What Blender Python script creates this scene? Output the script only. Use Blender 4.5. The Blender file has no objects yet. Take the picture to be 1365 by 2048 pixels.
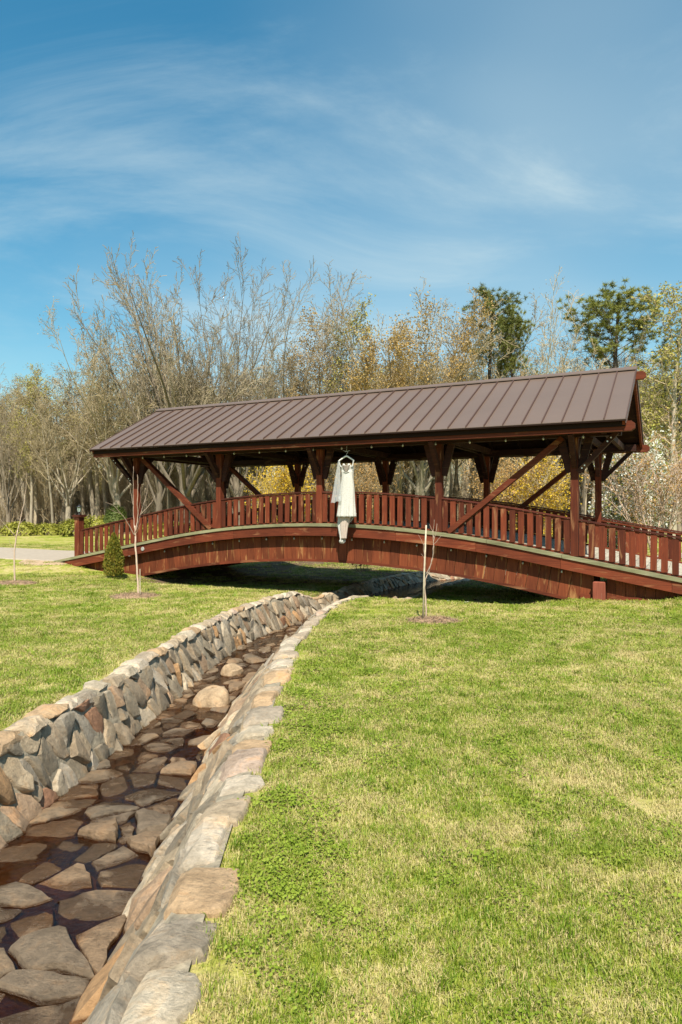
import bpy, math, random
import numpy as np
from mathutils import Vector, Matrix

R = math.radians
scene = bpy.context.scene
col = scene.collection

# ------------------------------------------------------------------ camera, sky, sun, exposure
cam_d = bpy.data.cameras.new("camera")
cam_d.sensor_fit = 'VERTICAL'
cam_d.sensor_height = 36.0
cam_d.lens = 24.05
cam_d.clip_start = 0.05
cam_d.clip_end = 3000
cam = bpy.data.objects.new("camera", cam_d)
cam.location = (0, 0, 1.85)
cam.rotation_euler = (R(90), 0, 0)
col.objects.link(cam)
scene.camera = cam

SUN_EL = 52.5
world = bpy.data.worlds.new("World")
scene.world = world
world.use_nodes = True
wn, wl = world.node_tree.nodes, world.node_tree.links
wn.clear()
w_out = wn.new('ShaderNodeOutputWorld')
w_bg = wn.new('ShaderNodeBackground')
w_bg.inputs['Strength'].default_value = 0.082
sky = wn.new('ShaderNodeTexSky')
sky.sky_type = 'NISHITA'
sky.sun_disc = False
sky.sun_elevation = R(SUN_EL)
sky.sun_rotation = R(180)
sky.air_density = 1.5
sky.dust_density = 0.0
sky.ozone_density = 4.5
# thin cirrus: noise on the direction projected to a high flat layer
tc = wn.new('ShaderNodeTexCoord')
sep = wn.new('ShaderNodeSeparateXYZ')
wl.new(tc.outputs['Generated'], sep.inputs[0])
zz = wn.new('ShaderNodeMath'); zz.operation = 'ADD'; zz.inputs[1].default_value = 0.34
zc = wn.new('ShaderNodeMath'); zc.operation = 'MAXIMUM'; zc.inputs[1].default_value = 0.0
wl.new(sep.outputs['Z'], zc.inputs[0]); wl.new(zc.outputs[0], zz.inputs[0])
dx = wn.new('ShaderNodeMath'); dx.operation = 'DIVIDE'
dy = wn.new('ShaderNodeMath'); dy.operation = 'DIVIDE'
wl.new(sep.outputs['X'], dx.inputs[0]); wl.new(zz.outputs[0], dx.inputs[1])
wl.new(sep.outputs['Y'], dy.inputs[0]); wl.new(zz.outputs[0], dy.inputs[1])
cmb = wn.new('ShaderNodeCombineXYZ')
wl.new(dx.outputs[0], cmb.inputs[0]); wl.new(dy.outputs[0], cmb.inputs[1])


def cloud_layer(scale, rot, stretch, detail, rough, lo, hi, off, dist=0.0):
    mp = wn.new('ShaderNodeMapping')
    mp.inputs['Rotation'].default_value = (0, 0, R(rot))
    mp.inputs['Scale'].default_value = (stretch[0], stretch[1], 1)
    mp.inputs['Location'].default_value = off
    wl.new(cmb.outputs[0], mp.inputs[0])
    nz = wn.new('ShaderNodeTexNoise')
    nz.inputs['Scale'].default_value = scale
    nz.inputs['Detail'].default_value = detail
    nz.inputs['Roughness'].default_value = rough
    nz.inputs['Distortion'].default_value = dist
    wl.new(mp.outputs[0], nz.inputs['Vector'])
    mr = wn.new('ShaderNodeMapRange')
    mr.interpolation_type = 'SMOOTHSTEP'
    mr.inputs['From Min'].default_value = lo
    mr.inputs['From Max'].default_value = hi
    wl.new(nz.outputs['Fac'], mr.inputs['Value'])
    return mr.outputs['Result']


broad = cloud_layer(0.75, 20, (0.8, 1.25), 3, 0.5, 0.40, 0.72, (14.1, 2.7, 0), 0.2)
wisps = cloud_layer(1.7, -22, (0.6, 1.5), 9, 0.64, 0.42, 0.76, (6.6, 6.1, 0), 0.6)
mulc = wn.new('ShaderNodeMath'); mulc.operation = 'MULTIPLY_ADD'
mulc.inputs[1].default_value = 0.42
wl.new(wisps, mulc.inputs[0])
mb = wn.new('ShaderNodeMath'); mb.operation = 'MULTIPLY'; mb.inputs[1].default_value = 0.47
wl.new(broad, mb.inputs[0]); wl.new(mb.outputs[0], mulc.inputs[2])
cl = wn.new('ShaderNodeMath'); cl.operation = 'MINIMUM'; cl.inputs[1].default_value = 0.8
wl.new(mulc.outputs[0], cl.inputs[0])
hs = wn.new('ShaderNodeHueSaturation')
hs.inputs['Hue'].default_value = 0.480
hs.inputs['Saturation'].default_value = 1.30
hs.inputs['Value'].default_value = 1.0
wl.new(sky.outputs[0], hs.inputs['Color'])
mixc = wn.new('ShaderNodeMix'); mixc.data_type = 'RGBA'
wl.new(cl.outputs[0], mixc.inputs['Factor'])
wl.new(hs.outputs[0], mixc.inputs['A'])
mixc.inputs['B'].default_value = (5.0, 6.1, 6.4, 1)
wl.new(mixc.outputs['Result'], w_bg.inputs['Color'])
wl.new(w_bg.outputs[0], w_out.inputs[0])

sun_d = bpy.data.lights.new("sun", 'SUN')
sun_d.energy = 5.0
sun_d.angle = R(0.53)
sun_d.color = (1.0, 0.93, 0.80)
sun = bpy.data.objects.new("sun", sun_d)
sun.rotation_euler = (R(90 - SUN_EL), 0, R(1.0))
sun.location = (0, -20, 30)
col.objects.link(sun)

scene.view_settings.view_transform = 'Standard'
scene.view_settings.look = 'None'
scene.view_settings.gamma = 1
scene.view_settings.use_curve_mapping = False
scene.view_settings.exposure = 0.68
scene.render.engine = 'CYCLES'
scene.cycles.max_bounces = 4
scene.cycles.diffuse_bounces = 3
scene.cycles.debug_use_spatial_splits = True
scene.cycles.transparent_max_bounces = 8

# ------------------------------------------------------------------ helpers
random.seed(7)
rng = np.random.default_rng(7)


def tag(o, label=None, cat=None, group=None, kind=None):
    if label: o['label'] = label
    if cat: o['category'] = cat
    if group: o['group'] = group
    if kind: o['kind'] = kind
    return o


def empty(name, loc=(0, 0, 0), rz=0.0):
    o = bpy.data.objects.new(name, None)
    o.empty_display_size = 0.2
    col.objects.link(o)
    o.location = loc
    o.rotation_euler = (0, 0, rz)
    return o


def mesh_np(name, V, F):
    """V (n,3) array, F list of face tuples or (m,k) array"""
    me = bpy.data.meshes.new(name)
    V = np.asarray(V, dtype=np.float32)
    if isinstance(F, np.ndarray):
        m, k = F.shape
        me.vertices.add(len(V)); me.vertices.foreach_set('co', V.ravel())
        me.loops.add(m * k); me.loops.foreach_set('vertex_index', F.astype(np.int32).ravel())
        me.polygons.add(m)
        me.polygons.foreach_set('loop_start', np.arange(0, m * k, k, dtype=np.int32))
        me.update(calc_edges=True)
    else:
        me.from_pydata([tuple(map(float, v)) for v in V], [], [tuple(f) for f in F])
        me.update()
    return me


class MB:
    def __init__(s):
        s.v = []; s.f = []

    def hexa(s, p):
        b = len(s.v)
        s.v += [tuple(q) for q in p]
        s.f += [(b, b+3, b+2, b+1), (b+4, b+5, b+6, b+7), (b, b+1, b+5, b+4), (b+1, b+2, b+6, b+5), (b+2, b+3, b+7, b+6), (b+3, b, b+4, b+7)]
        return s

    def box(s, x0, x1, y0, y1, z0, z1):
        return s.hexa([(x0, y0, z0), (x1, y0, z0), (x1, y1, z0), (x0, y1, z0), (x0, y0, z1), (x1, y0, z1), (x1, y1, z1), (x0, y1, z1)])

    def bar(s, a, b, wx, wy, up=(0, 0, 1)):
        """square bar from a to b"""
        a = Vector(a); b = Vector(b); d = (b - a).normalized(); u = Vector(up)
        x = d.cross(u)
        if x.length < 1e-4: x = d.cross(Vector((1, 0, 0)))
        x.normalize(); y = x.cross(d).normalized()
        x *= wx / 2; y *= wy / 2
        return s.hexa([a - x - y, a + x - y, a + x + y, a - x + y, b - x - y, b + x - y, b + x + y, b - x + y])

    def tube(s, pts, rad, n=6, cap=True):
        pts = [Vector(p) for p in pts]
        m = len(pts); b = len(s.v)
        ref = Vector((0.37, 0.81, 0.45))
        for i in range(m):
            d = (pts[min(i+1, m-1)] - pts[max(i-1, 0)])
            d = d.normalized() if d.length > 1e-9 else Vector((0, 0, 1))
            x = d.cross(ref)
            if x.length < 1e-3: x = d.cross(Vector((1, 0, 0)))
            x.normalize(); y = d.cross(x)
            r = rad[i] if hasattr(rad, '__len__') else rad
            for k in range(n):
                a = 2 * math.pi * k / n
                s.v.append(tuple(pts[i] + x * (r * math.cos(a)) + y * (r * math.sin(a))))
        for i in range(m - 1):
            for k in range(n):
                k2 = (k + 1) % n
                s.f.append((b + i*n + k, b + i*n + k2, b + (i+1)*n + k2, b + (i+1)*n + k))
        if cap:
            s.f.append(tuple(b + k for k in range(n))[::-1])
            s.f.append(tuple(b + (m-1)*n + k for k in range(n)))
        return s

    def lathe(s, prof, n=12, c=(0, 0)):
        b = len(s.v)
        for r, z in prof:
            for k in range(n):
                a = 2 * math.pi * k / n
                s.v.append((c[0] + r * math.cos(a), c[1] + r * math.sin(a), z))
        for i in range(len(prof) - 1):
            for k in range(n):
                k2 = (k + 1) % n
                s.f.append((b + i*n + k, b + i*n + k2, b + (i+1)*n + k2, b + (i+1)*n + k))
        s.f.append(tuple(b + k for k in range(n))[::-1])
        s.f.append(tuple(b + (len(prof)-1)*n + k for k in range(n)))
        return s

    def build(s, name, mat, parent=None, loc=None, smooth=False, rz=0.0):
        me = mesh_np(name, s.v, s.f)
        if smooth: me.shade_smooth()
        return link(name, me, mat, parent, loc, rz)


def link(name, me, mat, parent=None, loc=None, rz=0.0):
    if mat and not me.materials: me.materials.append(mat)
    o = bpy.data.objects.new(name, me)
    col.objects.link(o)
    if parent: o.parent = parent
    if loc is not None: o.location = loc
    if rz: o.rotation_euler = (0, 0, rz)
    return o


def copy_tree(o, parent=None):
    c = o.copy(); col.objects.link(c); c.parent = parent
    for ch in o.children: copy_tree(ch, c)
    return c


# ------------------------------------------------------------------ materials
def new_mat(name):
    m = bpy.data.materials.new(name)
    m.use_nodes = True
    nt = m.node_tree
    return m, nt.nodes, nt.links, nt.nodes['Principled BSDF']


def node(n, t, **kw):
    x = n.new(t)
    for k, v in kw.items(): setattr(x, k, v)
    return x


def noise(n, l, vec, scale, detail=4, rough=0.55, dist=0.0):
    z = n.new('ShaderNodeTexNoise')
    z.inputs['Scale'].default_value = scale
    z.inputs['Detail'].default_value = detail
    z.inputs['Roughness'].default_value = rough
    z.inputs['Distortion'].default_value = dist
    if vec is not None: l.new(vec, z.inputs['Vector'])
    return z


def ramp(n, l, fac, stops, interp='LINEAR'):
    r = n.new('ShaderNodeValToRGB')
    r.color_ramp.interpolation = interp
    el = r.color_ramp.elements
    while len(el) < len(stops): el.new(0.5)
    for e, (p, c) in zip(el, stops):
        e.position = p
        e.color = (c[0], c[1], c[2], 1) if hasattr(c, '__len__') else (c, c, c, 1)
    if fac is not None: l.new(fac, r.inputs[0])
    return r


def mix(n, l, fac, a, b, blend='MIX'):
    m = n.new('ShaderNodeMix'); m.data_type = 'RGBA'; m.blend_type = blend
    for key, v in (('Factor', fac), ('A', a), ('B', b)):
        if isinstance(v, (int, float)): m.inputs[key].default_value = v
        elif isinstance(v, tuple): m.inputs[key].default_value = (*v[:3], 1)
        else: l.new(v, m.inputs[key])
    return m.outputs['Result']


def bump(n, l, h, strength, dist, bsdf):
    b = n.new('ShaderNodeBump')
    b.inputs['Strength'].default_value = strength
    b.inputs['Distance'].default_value = dist
    l.new(h, b.inputs['Height']); l.new(b.outputs[0], bsdf.inputs['Normal'])


def mapping(n, l, vec, scale, loc=None):
    m = n.new('ShaderNodeMapping')
    m.inputs['Scale'].default_value = scale
    l.new(vec, m.inputs[0])
    if loc is not None: l.new(loc, m.inputs['Location'])
    return m.outputs[0]


def wood_mat(name, base, light, worn, axis, worn_amt=0.5, rough=0.78, var=0.5):
    """stained timber: grain runs along axis, tone differs from board to board"""
    m, n, l, b = new_mat(name)
    tco = n.new('ShaderNodeTexCoord'); oi = n.new('ShaderNodeObjectInfo')
    off = n.new('ShaderNodeVectorMath'); off.operation = 'SCALE'
    cx = n.new('ShaderNodeCombineXYZ')
    for i in range(3): l.new(oi.outputs['Random'], cx.inputs[i])
    off.inputs['Scale'].default_value = 37.0
    l.new(cx.outputs[0], off.inputs[0])
    sc = [16, 16, 16]; sc[axis] = 0.9
    v = mapping(n, l, tco.outputs['Object'], sc, off.outputs[0])
    g = noise(n, l, v, 2.2, 6, 0.62, 0.35)
    sc2 = [5.5, 5.5, 5.5]; sc2[axis] = 0.8
    v2 = mapping(n, l, tco.outputs['Object'], sc2, off.outputs[0])
    g2 = noise(n, l, v2, 1.6, 5, 0.6, 0.8)
    g3 = noise(n, l, tco.outputs['Object'], 2.0, 4, 0.5)
    c1 = mix(n, l, ramp(n, l, g.outputs['Fac'], [(0.36, 0), (0.62, 1)]).outputs[0], base, light)
    tone = n.new('ShaderNodeMapRange')
    tone.inputs['To Min'].default_value = 1.0 - var * 0.5
    tone.inputs['To Max'].default_value = 1.0 + var * 0.5
    l.new(oi.outputs['Random'], tone.inputs['Value'])
    tn = n.new('ShaderNodeCombineColor')
    for i in range(3): l.new(tone.outputs[0], tn.inputs[i])
    c2 = mix(n, l, 1.0, c1, tn.outputs[0], 'MULTIPLY')
    dark = ramp(n, l, g3.outputs['Fac'], [(0.3, 0.72), (0.6, 1.0)]).outputs[0]
    c2 = mix(n, l, 0.8, c2, dark, 'MULTIPLY')
    wf = ramp(n, l, g2.outputs['Fac'], [(0.57, 0), (0.70, worn_amt)]).outputs[0]
    c3 = mix(n, l, wf, c2, worn)
    l.new(c3, b.inputs['Base Color'])
    b.inputs['Roughness'].default_value = rough
    b.inputs['Specular IOR Level'].default_value = 0.22
    bump(n, l, g.outputs['Fac'], 0.35, 0.004, b)
    return m


RED = (0.100, 0.021, 0.009); RED2 = (0.158, 0.034, 0.013); WORN = (0.42, 0.22, 0.10)
M_redz = wood_mat('stained_wood_upright', RED, RED2, WORN, 2, 0.5, var=0.75)
M_redx = wood_mat('stained_wood_lengthwise', (0.105, 0.022, 0.009), (0.165, 0.037, 0.014), WORN, 0, 0.4)
M_skirt = wood_mat('stained_wood_skirt', (0.115, 0.026, 0.010), (0.18, 0.046, 0.016), (0.42, 0.22, 0.08), 2, 0.7, var=0.42)
M_rail = wood_mat('stained_wood_rail', (0.065, 0.016, 0.010), (0.10, 0.024, 0.015), WORN, 0, 0.15, rough=0.5)
M_beam = wood_mat('shade_darkened_beam', (0.026, 0.009, 0.006), (0.05, 0.015, 0.010), WORN, 0, 0.2)  # stain darkened so the shade under roof and deck sits in the colour
M_edge = wood_mat('weathered_green_board', (0.17, 0.165, 0.085), (0.27, 0.255, 0.145), (0.36, 0.33, 0.23), 0, 0.5, rough=0.8, var=0.25)
M_deck = wood_mat('grey_deck_board', (0.30, 0.27, 0.21), (0.42, 0.38, 0.30), (0.5, 0.46, 0.38), 1, 0.4, rough=0.85, var=0.3)
M_soffit = wood_mat('shade_darkened_sheathing', (0.022, 0.009, 0.006), (0.036, 0.014, 0.009), WORN, 0, 0.2)  # brown boards and rafters, painted darker to carry the shade below the roof


def simple(name, c, rough=0.5, metal=0.0, nz=None, bmp=None):
    m, n, l, b = new_mat(name)
    b.inputs['Base Color'].default_value = (*c, 1)
    b.inputs['Roughness'].default_value = rough
    b.inputs['Metallic'].default_value = metal
    if nz:
        tco = n.new('ShaderNodeTexCoord')
        z = noise(n, l, tco.outputs['Object'], nz[0], 5, 0.6)
        c2 = tuple(x * nz[1] for x in c); c3 = tuple(min(1, x * nz[2]) for x in c)
        l.new(ramp(n, l, z.outputs['Fac'], [(0.3, c2), (0.7, c3)]).outputs[0], b.inputs['Base Color'])
        if bmp: bump(n, l, z.outputs['Fac'], bmp[0], bmp[1], b)
    return m


M_metal = simple('brown_roof_metal', (0.138, 0.094, 0.071), 0.42, 0.0, (0.6, 0.93, 1.06))
M_metal.node_tree.nodes['Principled BSDF'].inputs['Specular IOR Level'].default_value = 0.6
M_seam = simple('brown_roof_seam', (0.080, 0.042, 0.030), 0.5)  # darker brown than the panels, the seams' shadow side painted into it
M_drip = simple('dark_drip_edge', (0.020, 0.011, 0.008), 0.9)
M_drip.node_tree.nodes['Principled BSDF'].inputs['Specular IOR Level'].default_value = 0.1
M_bolt = simple('galvanised_steel', (0.6, 0.6, 0.58), 0.35, 0.9)
M_black = simple('black_metal', (0.02, 0.022, 0.022), 0.4, 0.3)
M_glassL = simple('frosted_lantern_glass', (0.35, 0.42, 0.38), 0.15)
M_bulb = simple('pale_bulb_glass', (0.55, 0.53, 0.47), 0.12)
M_bulb.node_tree.nodes['Principled BSDF'].inputs['Transmission Weight'].default_value = 0.35
M_cord = simple('black_cord', (0.012, 0.012, 0.012), 0.6)
M_white = simple('white_painted_wood', (0.82, 0.80, 0.75), 0.4)
M_grey = simple('grey_plastic', (0.35, 0.34, 0.31), 0.5, 0, (30, 0.85, 1.1))
M_stake = simple('bleached_stake', (0.50, 0.42, 0.30), 0.8, 0, (14, 0.7, 1.2))


def bark_mat(name, a, b_, scale=3.0):
    m, n, l, b = new_mat(name)
    tco = n.new('ShaderNodeTexCoord'); oi = n.new('ShaderNodeObjectInfo')
    v = mapping(n, l, tco.outputs['Object'], (scale * 2, scale * 2, scale * 0.5))
    z = noise(n, l, v, 1.5, 6, 0.65)
    c = ramp(n, l, z.outputs['Fac'], [(0.3, a), (0.7, b_)]).outputs[0]
    tone = n.new('ShaderNodeMapRange')
    tone.inputs['To Min'].default_value = 0.62; tone.inputs['To Max'].default_value = 1.25
    l.new(oi.outputs['Random'], tone.inputs['Value'])
    tn = n.new('ShaderNodeCombineColor')
    for i in range(3): l.new(tone.outputs[0], tn.inputs[i])
    l.new(mix(n, l, 1.0, c, tn.outputs[0], 'MULTIPLY'), b.inputs['Base Color'])
    b.inputs['Roughness'].default_value = 0.9
    bump(n, l, z.outputs['Fac'], 0.6, 0.03, b)
    return m


M_bark = bark_mat('grey_bark', (0.19, 0.15, 0.095), (0.40, 0.325, 0.215))
M_bark_pale = bark_mat('pale_bark', (0.27, 0.225, 0.155), (0.47, 0.40, 0.29))
M_twig = bark_mat('twig_bark', (0.32, 0.25, 0.145), (0.50, 0.40, 0.24))
M_limb = bark_mat('dark_limb_bark', (0.10, 0.078, 0.055), (0.25, 0.20, 0.14))
M_pinebark = bark_mat('dark_pine_bark', (0.05, 0.038, 0.03), (0.13, 0.10, 0.08))
M_sapling = bark_mat('sapling_bark', (0.36, 0.25, 0.18), (0.55, 0.42, 0.32), 8)


def leaf_mat(name, stops, trans=0.25, scale=1.2):
    m, n, l, b = new_mat(name)
    geo = n.new('ShaderNodeNewGeometry')
    z = noise(n, l, geo.outputs['Position'], scale, 3, 0.6)
    z2 = noise(n, l, geo.outputs['Position'], 23.0, 1, 0.5)
    ad = n.new('ShaderNodeMath'); ad.operation = 'MULTIPLY_ADD'; ad.inputs[1].default_value = 0.55
    l.new(z2.outputs['Fac'], ad.inputs[0])
    h = n.new('ShaderNodeMath'); h.operation = 'MULTIPLY'; h.inputs[1].default_value = 0.5
    l.new(z.outputs['Fac'], h.inputs[0]); l.new(h.outputs[0], ad.inputs[2])
    c = ramp(n, l, ad.outputs[0], stops).outputs[0]
    l.new(c, b.inputs['Base Color'])
    b.inputs['Roughness'].default_value = 0.6
    b.inputs['Specular IOR Level'].default_value = 0.25
    tr = n.new('ShaderNodeBsdfTranslucent'); l.new(c, tr.inputs['Color'])
    ms = n.new('ShaderNodeMixShader'); ms.inputs[0].default_value = trans
    out = n['Material Output']
    l.new(b.outputs[0], ms.inputs[1]); l.new(tr.outputs[0], ms.inputs[2]); l.new(ms.outputs[0], out.inputs['Surface'])
    return m


M_needle = leaf_mat('pine_needles', [(0.35, (0.08, 0.10, 0.022)), (0.65, (0.22, 0.23, 0.06))])
M_needle_y = leaf_mat('bright_pine_needles', [(0.35, (0.14, 0.165, 0.035)), (0.65, (0.34, 0.34, 0.085))])
M_bud_or = leaf_mat('orange_buds', [(0.35, (0.34, 0.22, 0.07)), (0.65, (0.52, 0.36, 0.13))])
M_bud_yg = leaf_mat('yellow_green_buds', [(0.35, (0.24, 0.23, 0.05)), (0.65, (0.50, 0.44, 0.12))])
M_bud_tan = leaf_mat('tan_buds', [(0.35, (0.28, 0.21, 0.12)), (0.65, (0.44, 0.36, 0.22))])
M_fors = leaf_mat('yellow_blossom', [(0.35, (0.50, 0.31, 0.02)), (0.65, (0.72, 0.50, 0.05))])
M_rust = leaf_mat('rusty_leaves', [(0.35, (0.34, 0.19, 0.06)), (0.65, (0.55, 0.34, 0.12))])
M_blossom = leaf_mat('white_blossom', [(0.35, (0.66, 0.66, 0.56)), (0.65, (0.86, 0.86, 0.78))])
M_green_leaf = leaf_mat('fresh_leaves', [(0.35, (0.14, 0.17, 0.02)), (0.65, (0.34, 0.34, 0.05))])
M_hedge = leaf_mat('hedge_leaves', [(0.35, (0.15, 0.16, 0.02)), (0.65, (0.38, 0.36, 0.06))])
M_evergreen = leaf_mat('evergreen_leaves', [(0.35, (0.04, 0.065, 0.012)), (0.65, (0.13, 0.16, 0.035))])
M_thuja = leaf_mat('thuja_sprays', [(0.33, (0.055, 0.070, 0.008)), (0.52, (0.17, 0.17, 0.02)), (0.68, (0.36, 0.24, 0.04))], 0.15, 6)


def lawn_color(n, l):
    """green/straw patches by place, shared by the soil sheet and the blades"""
    geo = n.new('ShaderNodeNewGeometry')
    z1 = noise(n, l, geo.outputs['Position'], 0.7, 3, 0.6, 0.5)
    z2 = noise(n, l, geo.outputs['Position'], 3.1, 5, 0.68, 0.4)
    a = n.new('ShaderNodeMath'); a.operation = 'MULTIPLY_ADD'; a.inputs[1].default_value = 0.55
    l.new(z2.outputs['Fac'], a.inputs[0])
    h = n.new('ShaderNodeMath'); h.operation = 'MULTIPLY'; h.inputs[1].default_value = 0.45
    l.new(z1.outputs['Fac'], h.inputs[0]); l.new(h.outputs[0], a.inputs[2])
    return geo, a.outputs[0]


def blade_mat(name, shift, stops, trans=0.3):
    m, n, l, b = new_mat(name)
    geo, f = lawn_color(n, l)
    z = noise(n, l, geo.outputs['Position'], 45.0, 1, 0.5)
    a = n.new('ShaderNodeMath'); a.operation = 'MULTIPLY_ADD'; a.inputs[1].default_value = 0.42
    a.inputs[2].default_value = shift - 0.21
    l.new(z.outputs['Fac'], a.inputs[0])
    s = n.new('ShaderNodeMath'); s.operation = 'ADD'
    l.new(a.outputs[0], s.inputs[0]); l.new(f, s.inputs[1])
    c = ramp(n, l, s.outputs[0], stops).outputs[0]
    l.new(c, b.inputs['Base Color'])
    b.inputs['Roughness'].default_value = 0.55
    b.inputs['Specular IOR Level'].default_value = 0.3
    tr = n.new('ShaderNodeBsdfTranslucent'); l.new(c, tr.inputs['Color'])
    ms = n.new('ShaderNodeMixShader'); ms.inputs[0].default_value = trans
    l.new(b.outputs[0], ms.inputs[1]); l.new(tr.outputs[0], ms.inputs[2])
    l.new(ms.outputs[0], n['Material Output'].inputs['Surface'])
    return m


G_STOPS = [(0.34, (0.165, 0.245, 0.016)), (0.44, (0.255, 0.315, 0.030)), (0.515, (0.38, 0.38, 0.080)), (0.595, (0.56, 0.47, 0.21))]
M_blade = blade_mat('grass_blades', 0.0, G_STOPS)
M_blade_g = blade_mat('fresh_grass_blades', -0.16, G_STOPS)
M_blade_dry = blade_mat('dry_grass_blades', 0.13, G_STOPS)
M_clover = leaf_mat('clover_leaves', [(0.35, (0.16, 0.235, 0.014)), (0.65, (0.31, 0.37, 0.05))], 0.3, 3)


def ground_material():
    m, n, l, b = new_mat('lawn_and_leaf_litter')
    geo, f = lawn_color(n, l)
    z = noise(n, l, geo.outputs['Position'], 9.0, 6, 0.7)
    z3 = noise(n, l, geo.outputs['Position'], 60.0, 3, 0.7)
    a = n.new('ShaderNodeMath'); a.operation = 'MULTIPLY_ADD'; a.inputs[1].default_value = 0.35
    a.inputs[2].default_value = -0.175
    l.new(z.outputs['Fac'], a.inputs[0])
    s = n.new('ShaderNodeMath'); s.operation = 'ADD'
    l.new(a.outputs[0], s.inputs[0]); l.new(f, s.inputs[1])
    c = ramp(n, l, s.outputs[0], [(0.34, (0.17, 0.235, 0.020)), (0.44, (0.25, 0.285, 0.036)), (0.515, (0.36, 0.34, 0.085)), (0.61, (0.48, 0.39, 0.175))]).outputs[0]
    fine = ramp(n, l, z3.outputs['Fac'], [(0.3, 0.68), (0.65, 1.08)]).outputs[0]
    c = mix(n, l, 0.9, c, fine, 'MULTIPLY')
    sepp = n.new('ShaderNodeSeparateXYZ'); l.new(geo.outputs['Position'], sepp.inputs[0])
    # leaf litter starts at the edge of the woods
    edge = n.new('ShaderNodeMath'); edge.operation = 'MULTIPLY_ADD'; edge.inputs[1].default_value = 6.0
    z4 = noise(n, l, geo.outputs['Position'], 0.25, 3, 0.6)
    l.new(z4.outputs['Fac'], edge.inputs[0]); l.new(sepp.outputs['Y'], edge.inputs[2])
    fm = n.new('ShaderNodeMapRange'); fm.inputs['From Min'].default_value = 47.5; fm.inputs['From Max'].default_value = 49.0
    l.new(edge.outputs[0], fm.inputs['Value'])
    z5 = noise(n, l, geo.outputs['Position'], 3.0, 5, 0.7)
    lit = ramp(n, l, z5.outputs['Fac'], [(0.3, (0.09, 0.05, 0.03)), (0.7, (0.24, 0.15, 0.085))]).outputs[0]
    c = mix(n, l, fm.outputs[0], c, lit)
    # bare damp soil on the channel sides, below lawn level
    dm = n.new('ShaderNodeMapRange'); dm.inputs['From Min'].default_value = -0.10; dm.inputs['From Max'].default_value = -0.03
    l.new(sepp.outputs['Z'], dm.inputs['Value'])
    c = mix(n, l, dm.outputs[0], (0.13, 0.09, 0.055), c)
    l.new(c, b.inputs['Base Color'])
    b.inputs['Roughness'].default_value = 0.95
    b.inputs['Specular IOR Level'].default_value = 0.1
    bump(n, l, z3.outputs['Fac'], 0.7, 0.02, b)
    return m


def stone_mat(name, palette, wet=0.0, rough=0.8):
    m, n, l, b = new_mat(name)
    tco = n.new('ShaderNodeTexCoord'); oi = n.new('ShaderNodeObjectInfo')
    pal = ramp(n, l, oi.outputs['Random'], palette, 'CONSTANT').outputs[0]
    cx = n.new('ShaderNodeCombineXYZ')
    for i in range(3): l.new(oi.outputs['Random'], cx.inputs[i])
    off = n.new('ShaderNodeVectorMath'); off.operation = 'SCALE'; off.inputs['Scale'].default_value = 61.0
    l.new(cx.outputs[0], off.inputs[0])
    v = mapping(n, l, tco.outputs['Object'], (1, 1, 1), off.outputs[0])
    big = noise(n, l, v, 4.0, 5, 0.6, 0.6)
    vs = mapping(n, l, tco.outputs['Object'], (4.0, 7.0, 5.0), off.outputs[0])
    vein = noise(n, l, vs, 2.6, 8, 0.72, 0.5)
    fine = noise(n, l, v, 26.0, 8, 0.78)
    stain = ramp(n, l, big.outputs['Fac'], [(0.40, (0.66, 0.61, 0.53)), (0.55, (1.0, 0.95, 0.88)), (0.70, (1.25, 0.98, 0.70))]).outputs[0]
    c = mix(n, l, 0.85, pal, stain, 'MULTIPLY')
    c = mix(n, l, ramp(n, l, vein.outputs['Fac'], [(0.54, 0.0), (0.72, 0.5)]).outputs[0], c, (0.40, 0.24, 0.12) if wet < .5 else (0.16, 0.10, 0.055))
    c = mix(n, l, 0.9, c, ramp(n, l, fine.outputs['Fac'], [(0.32, 0.50), (0.46, 0.88), (0.62, 1.12)]).outputs[0], 'MULTIPLY')
    if wet:
        # tide mark: damp and dark close to the water line
        geo = n.new('ShaderNodeNewGeometry'); sp = n.new('ShaderNodeSeparateXYZ')
        l.new(geo.outputs['Position'], sp.inputs[0])
        zz_ = n.new('ShaderNodeMath'); zz_.operation = 'MULTIPLY_ADD'; zz_.inputs[1].default_value = 0.05
        l.new(big.outputs['Fac'], zz_.inputs[0]); l.new(sp.outputs['Z'], zz_.inputs[2])
        wm = n.new('ShaderNodeMapRange')
        wm.inputs['From Min'].default_value = WATER_Z + 0.036; wm.inputs['From Max'].default_value = WATER_Z + 0.046
        l.new(zz_.outputs[0], wm.inputs['Value'])
        c = mix(n, l, wm.outputs[0], mix(n, l, 1.0, c, (0.42, 0.33, 0.25), 'MULTIPLY'), c)
        rr = n.new('ShaderNodeMapRange'); rr.inputs['To Min'].default_value = 0.22; rr.inputs['To Max'].default_value = rough
        l.new(wm.outputs[0], rr.inputs['Value']); l.new(rr.outputs[0], b.inputs['Roughness'])
    else:
        b.inputs['Roughness'].default_value = rough
    l.new(c, b.inputs['Base Color'])
    hh = n.new('ShaderNodeMath'); hh.operation = 'MULTIPLY_ADD'; hh.inputs[1].default_value = 0.8
    l.new(fine.outputs['Fac'], hh.inputs[0]); l.new(vein.outputs['Fac'], hh.inputs[2])
    bump(n, l, hh.outputs[0], 0.85, 0.028, b)
    return m


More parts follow.
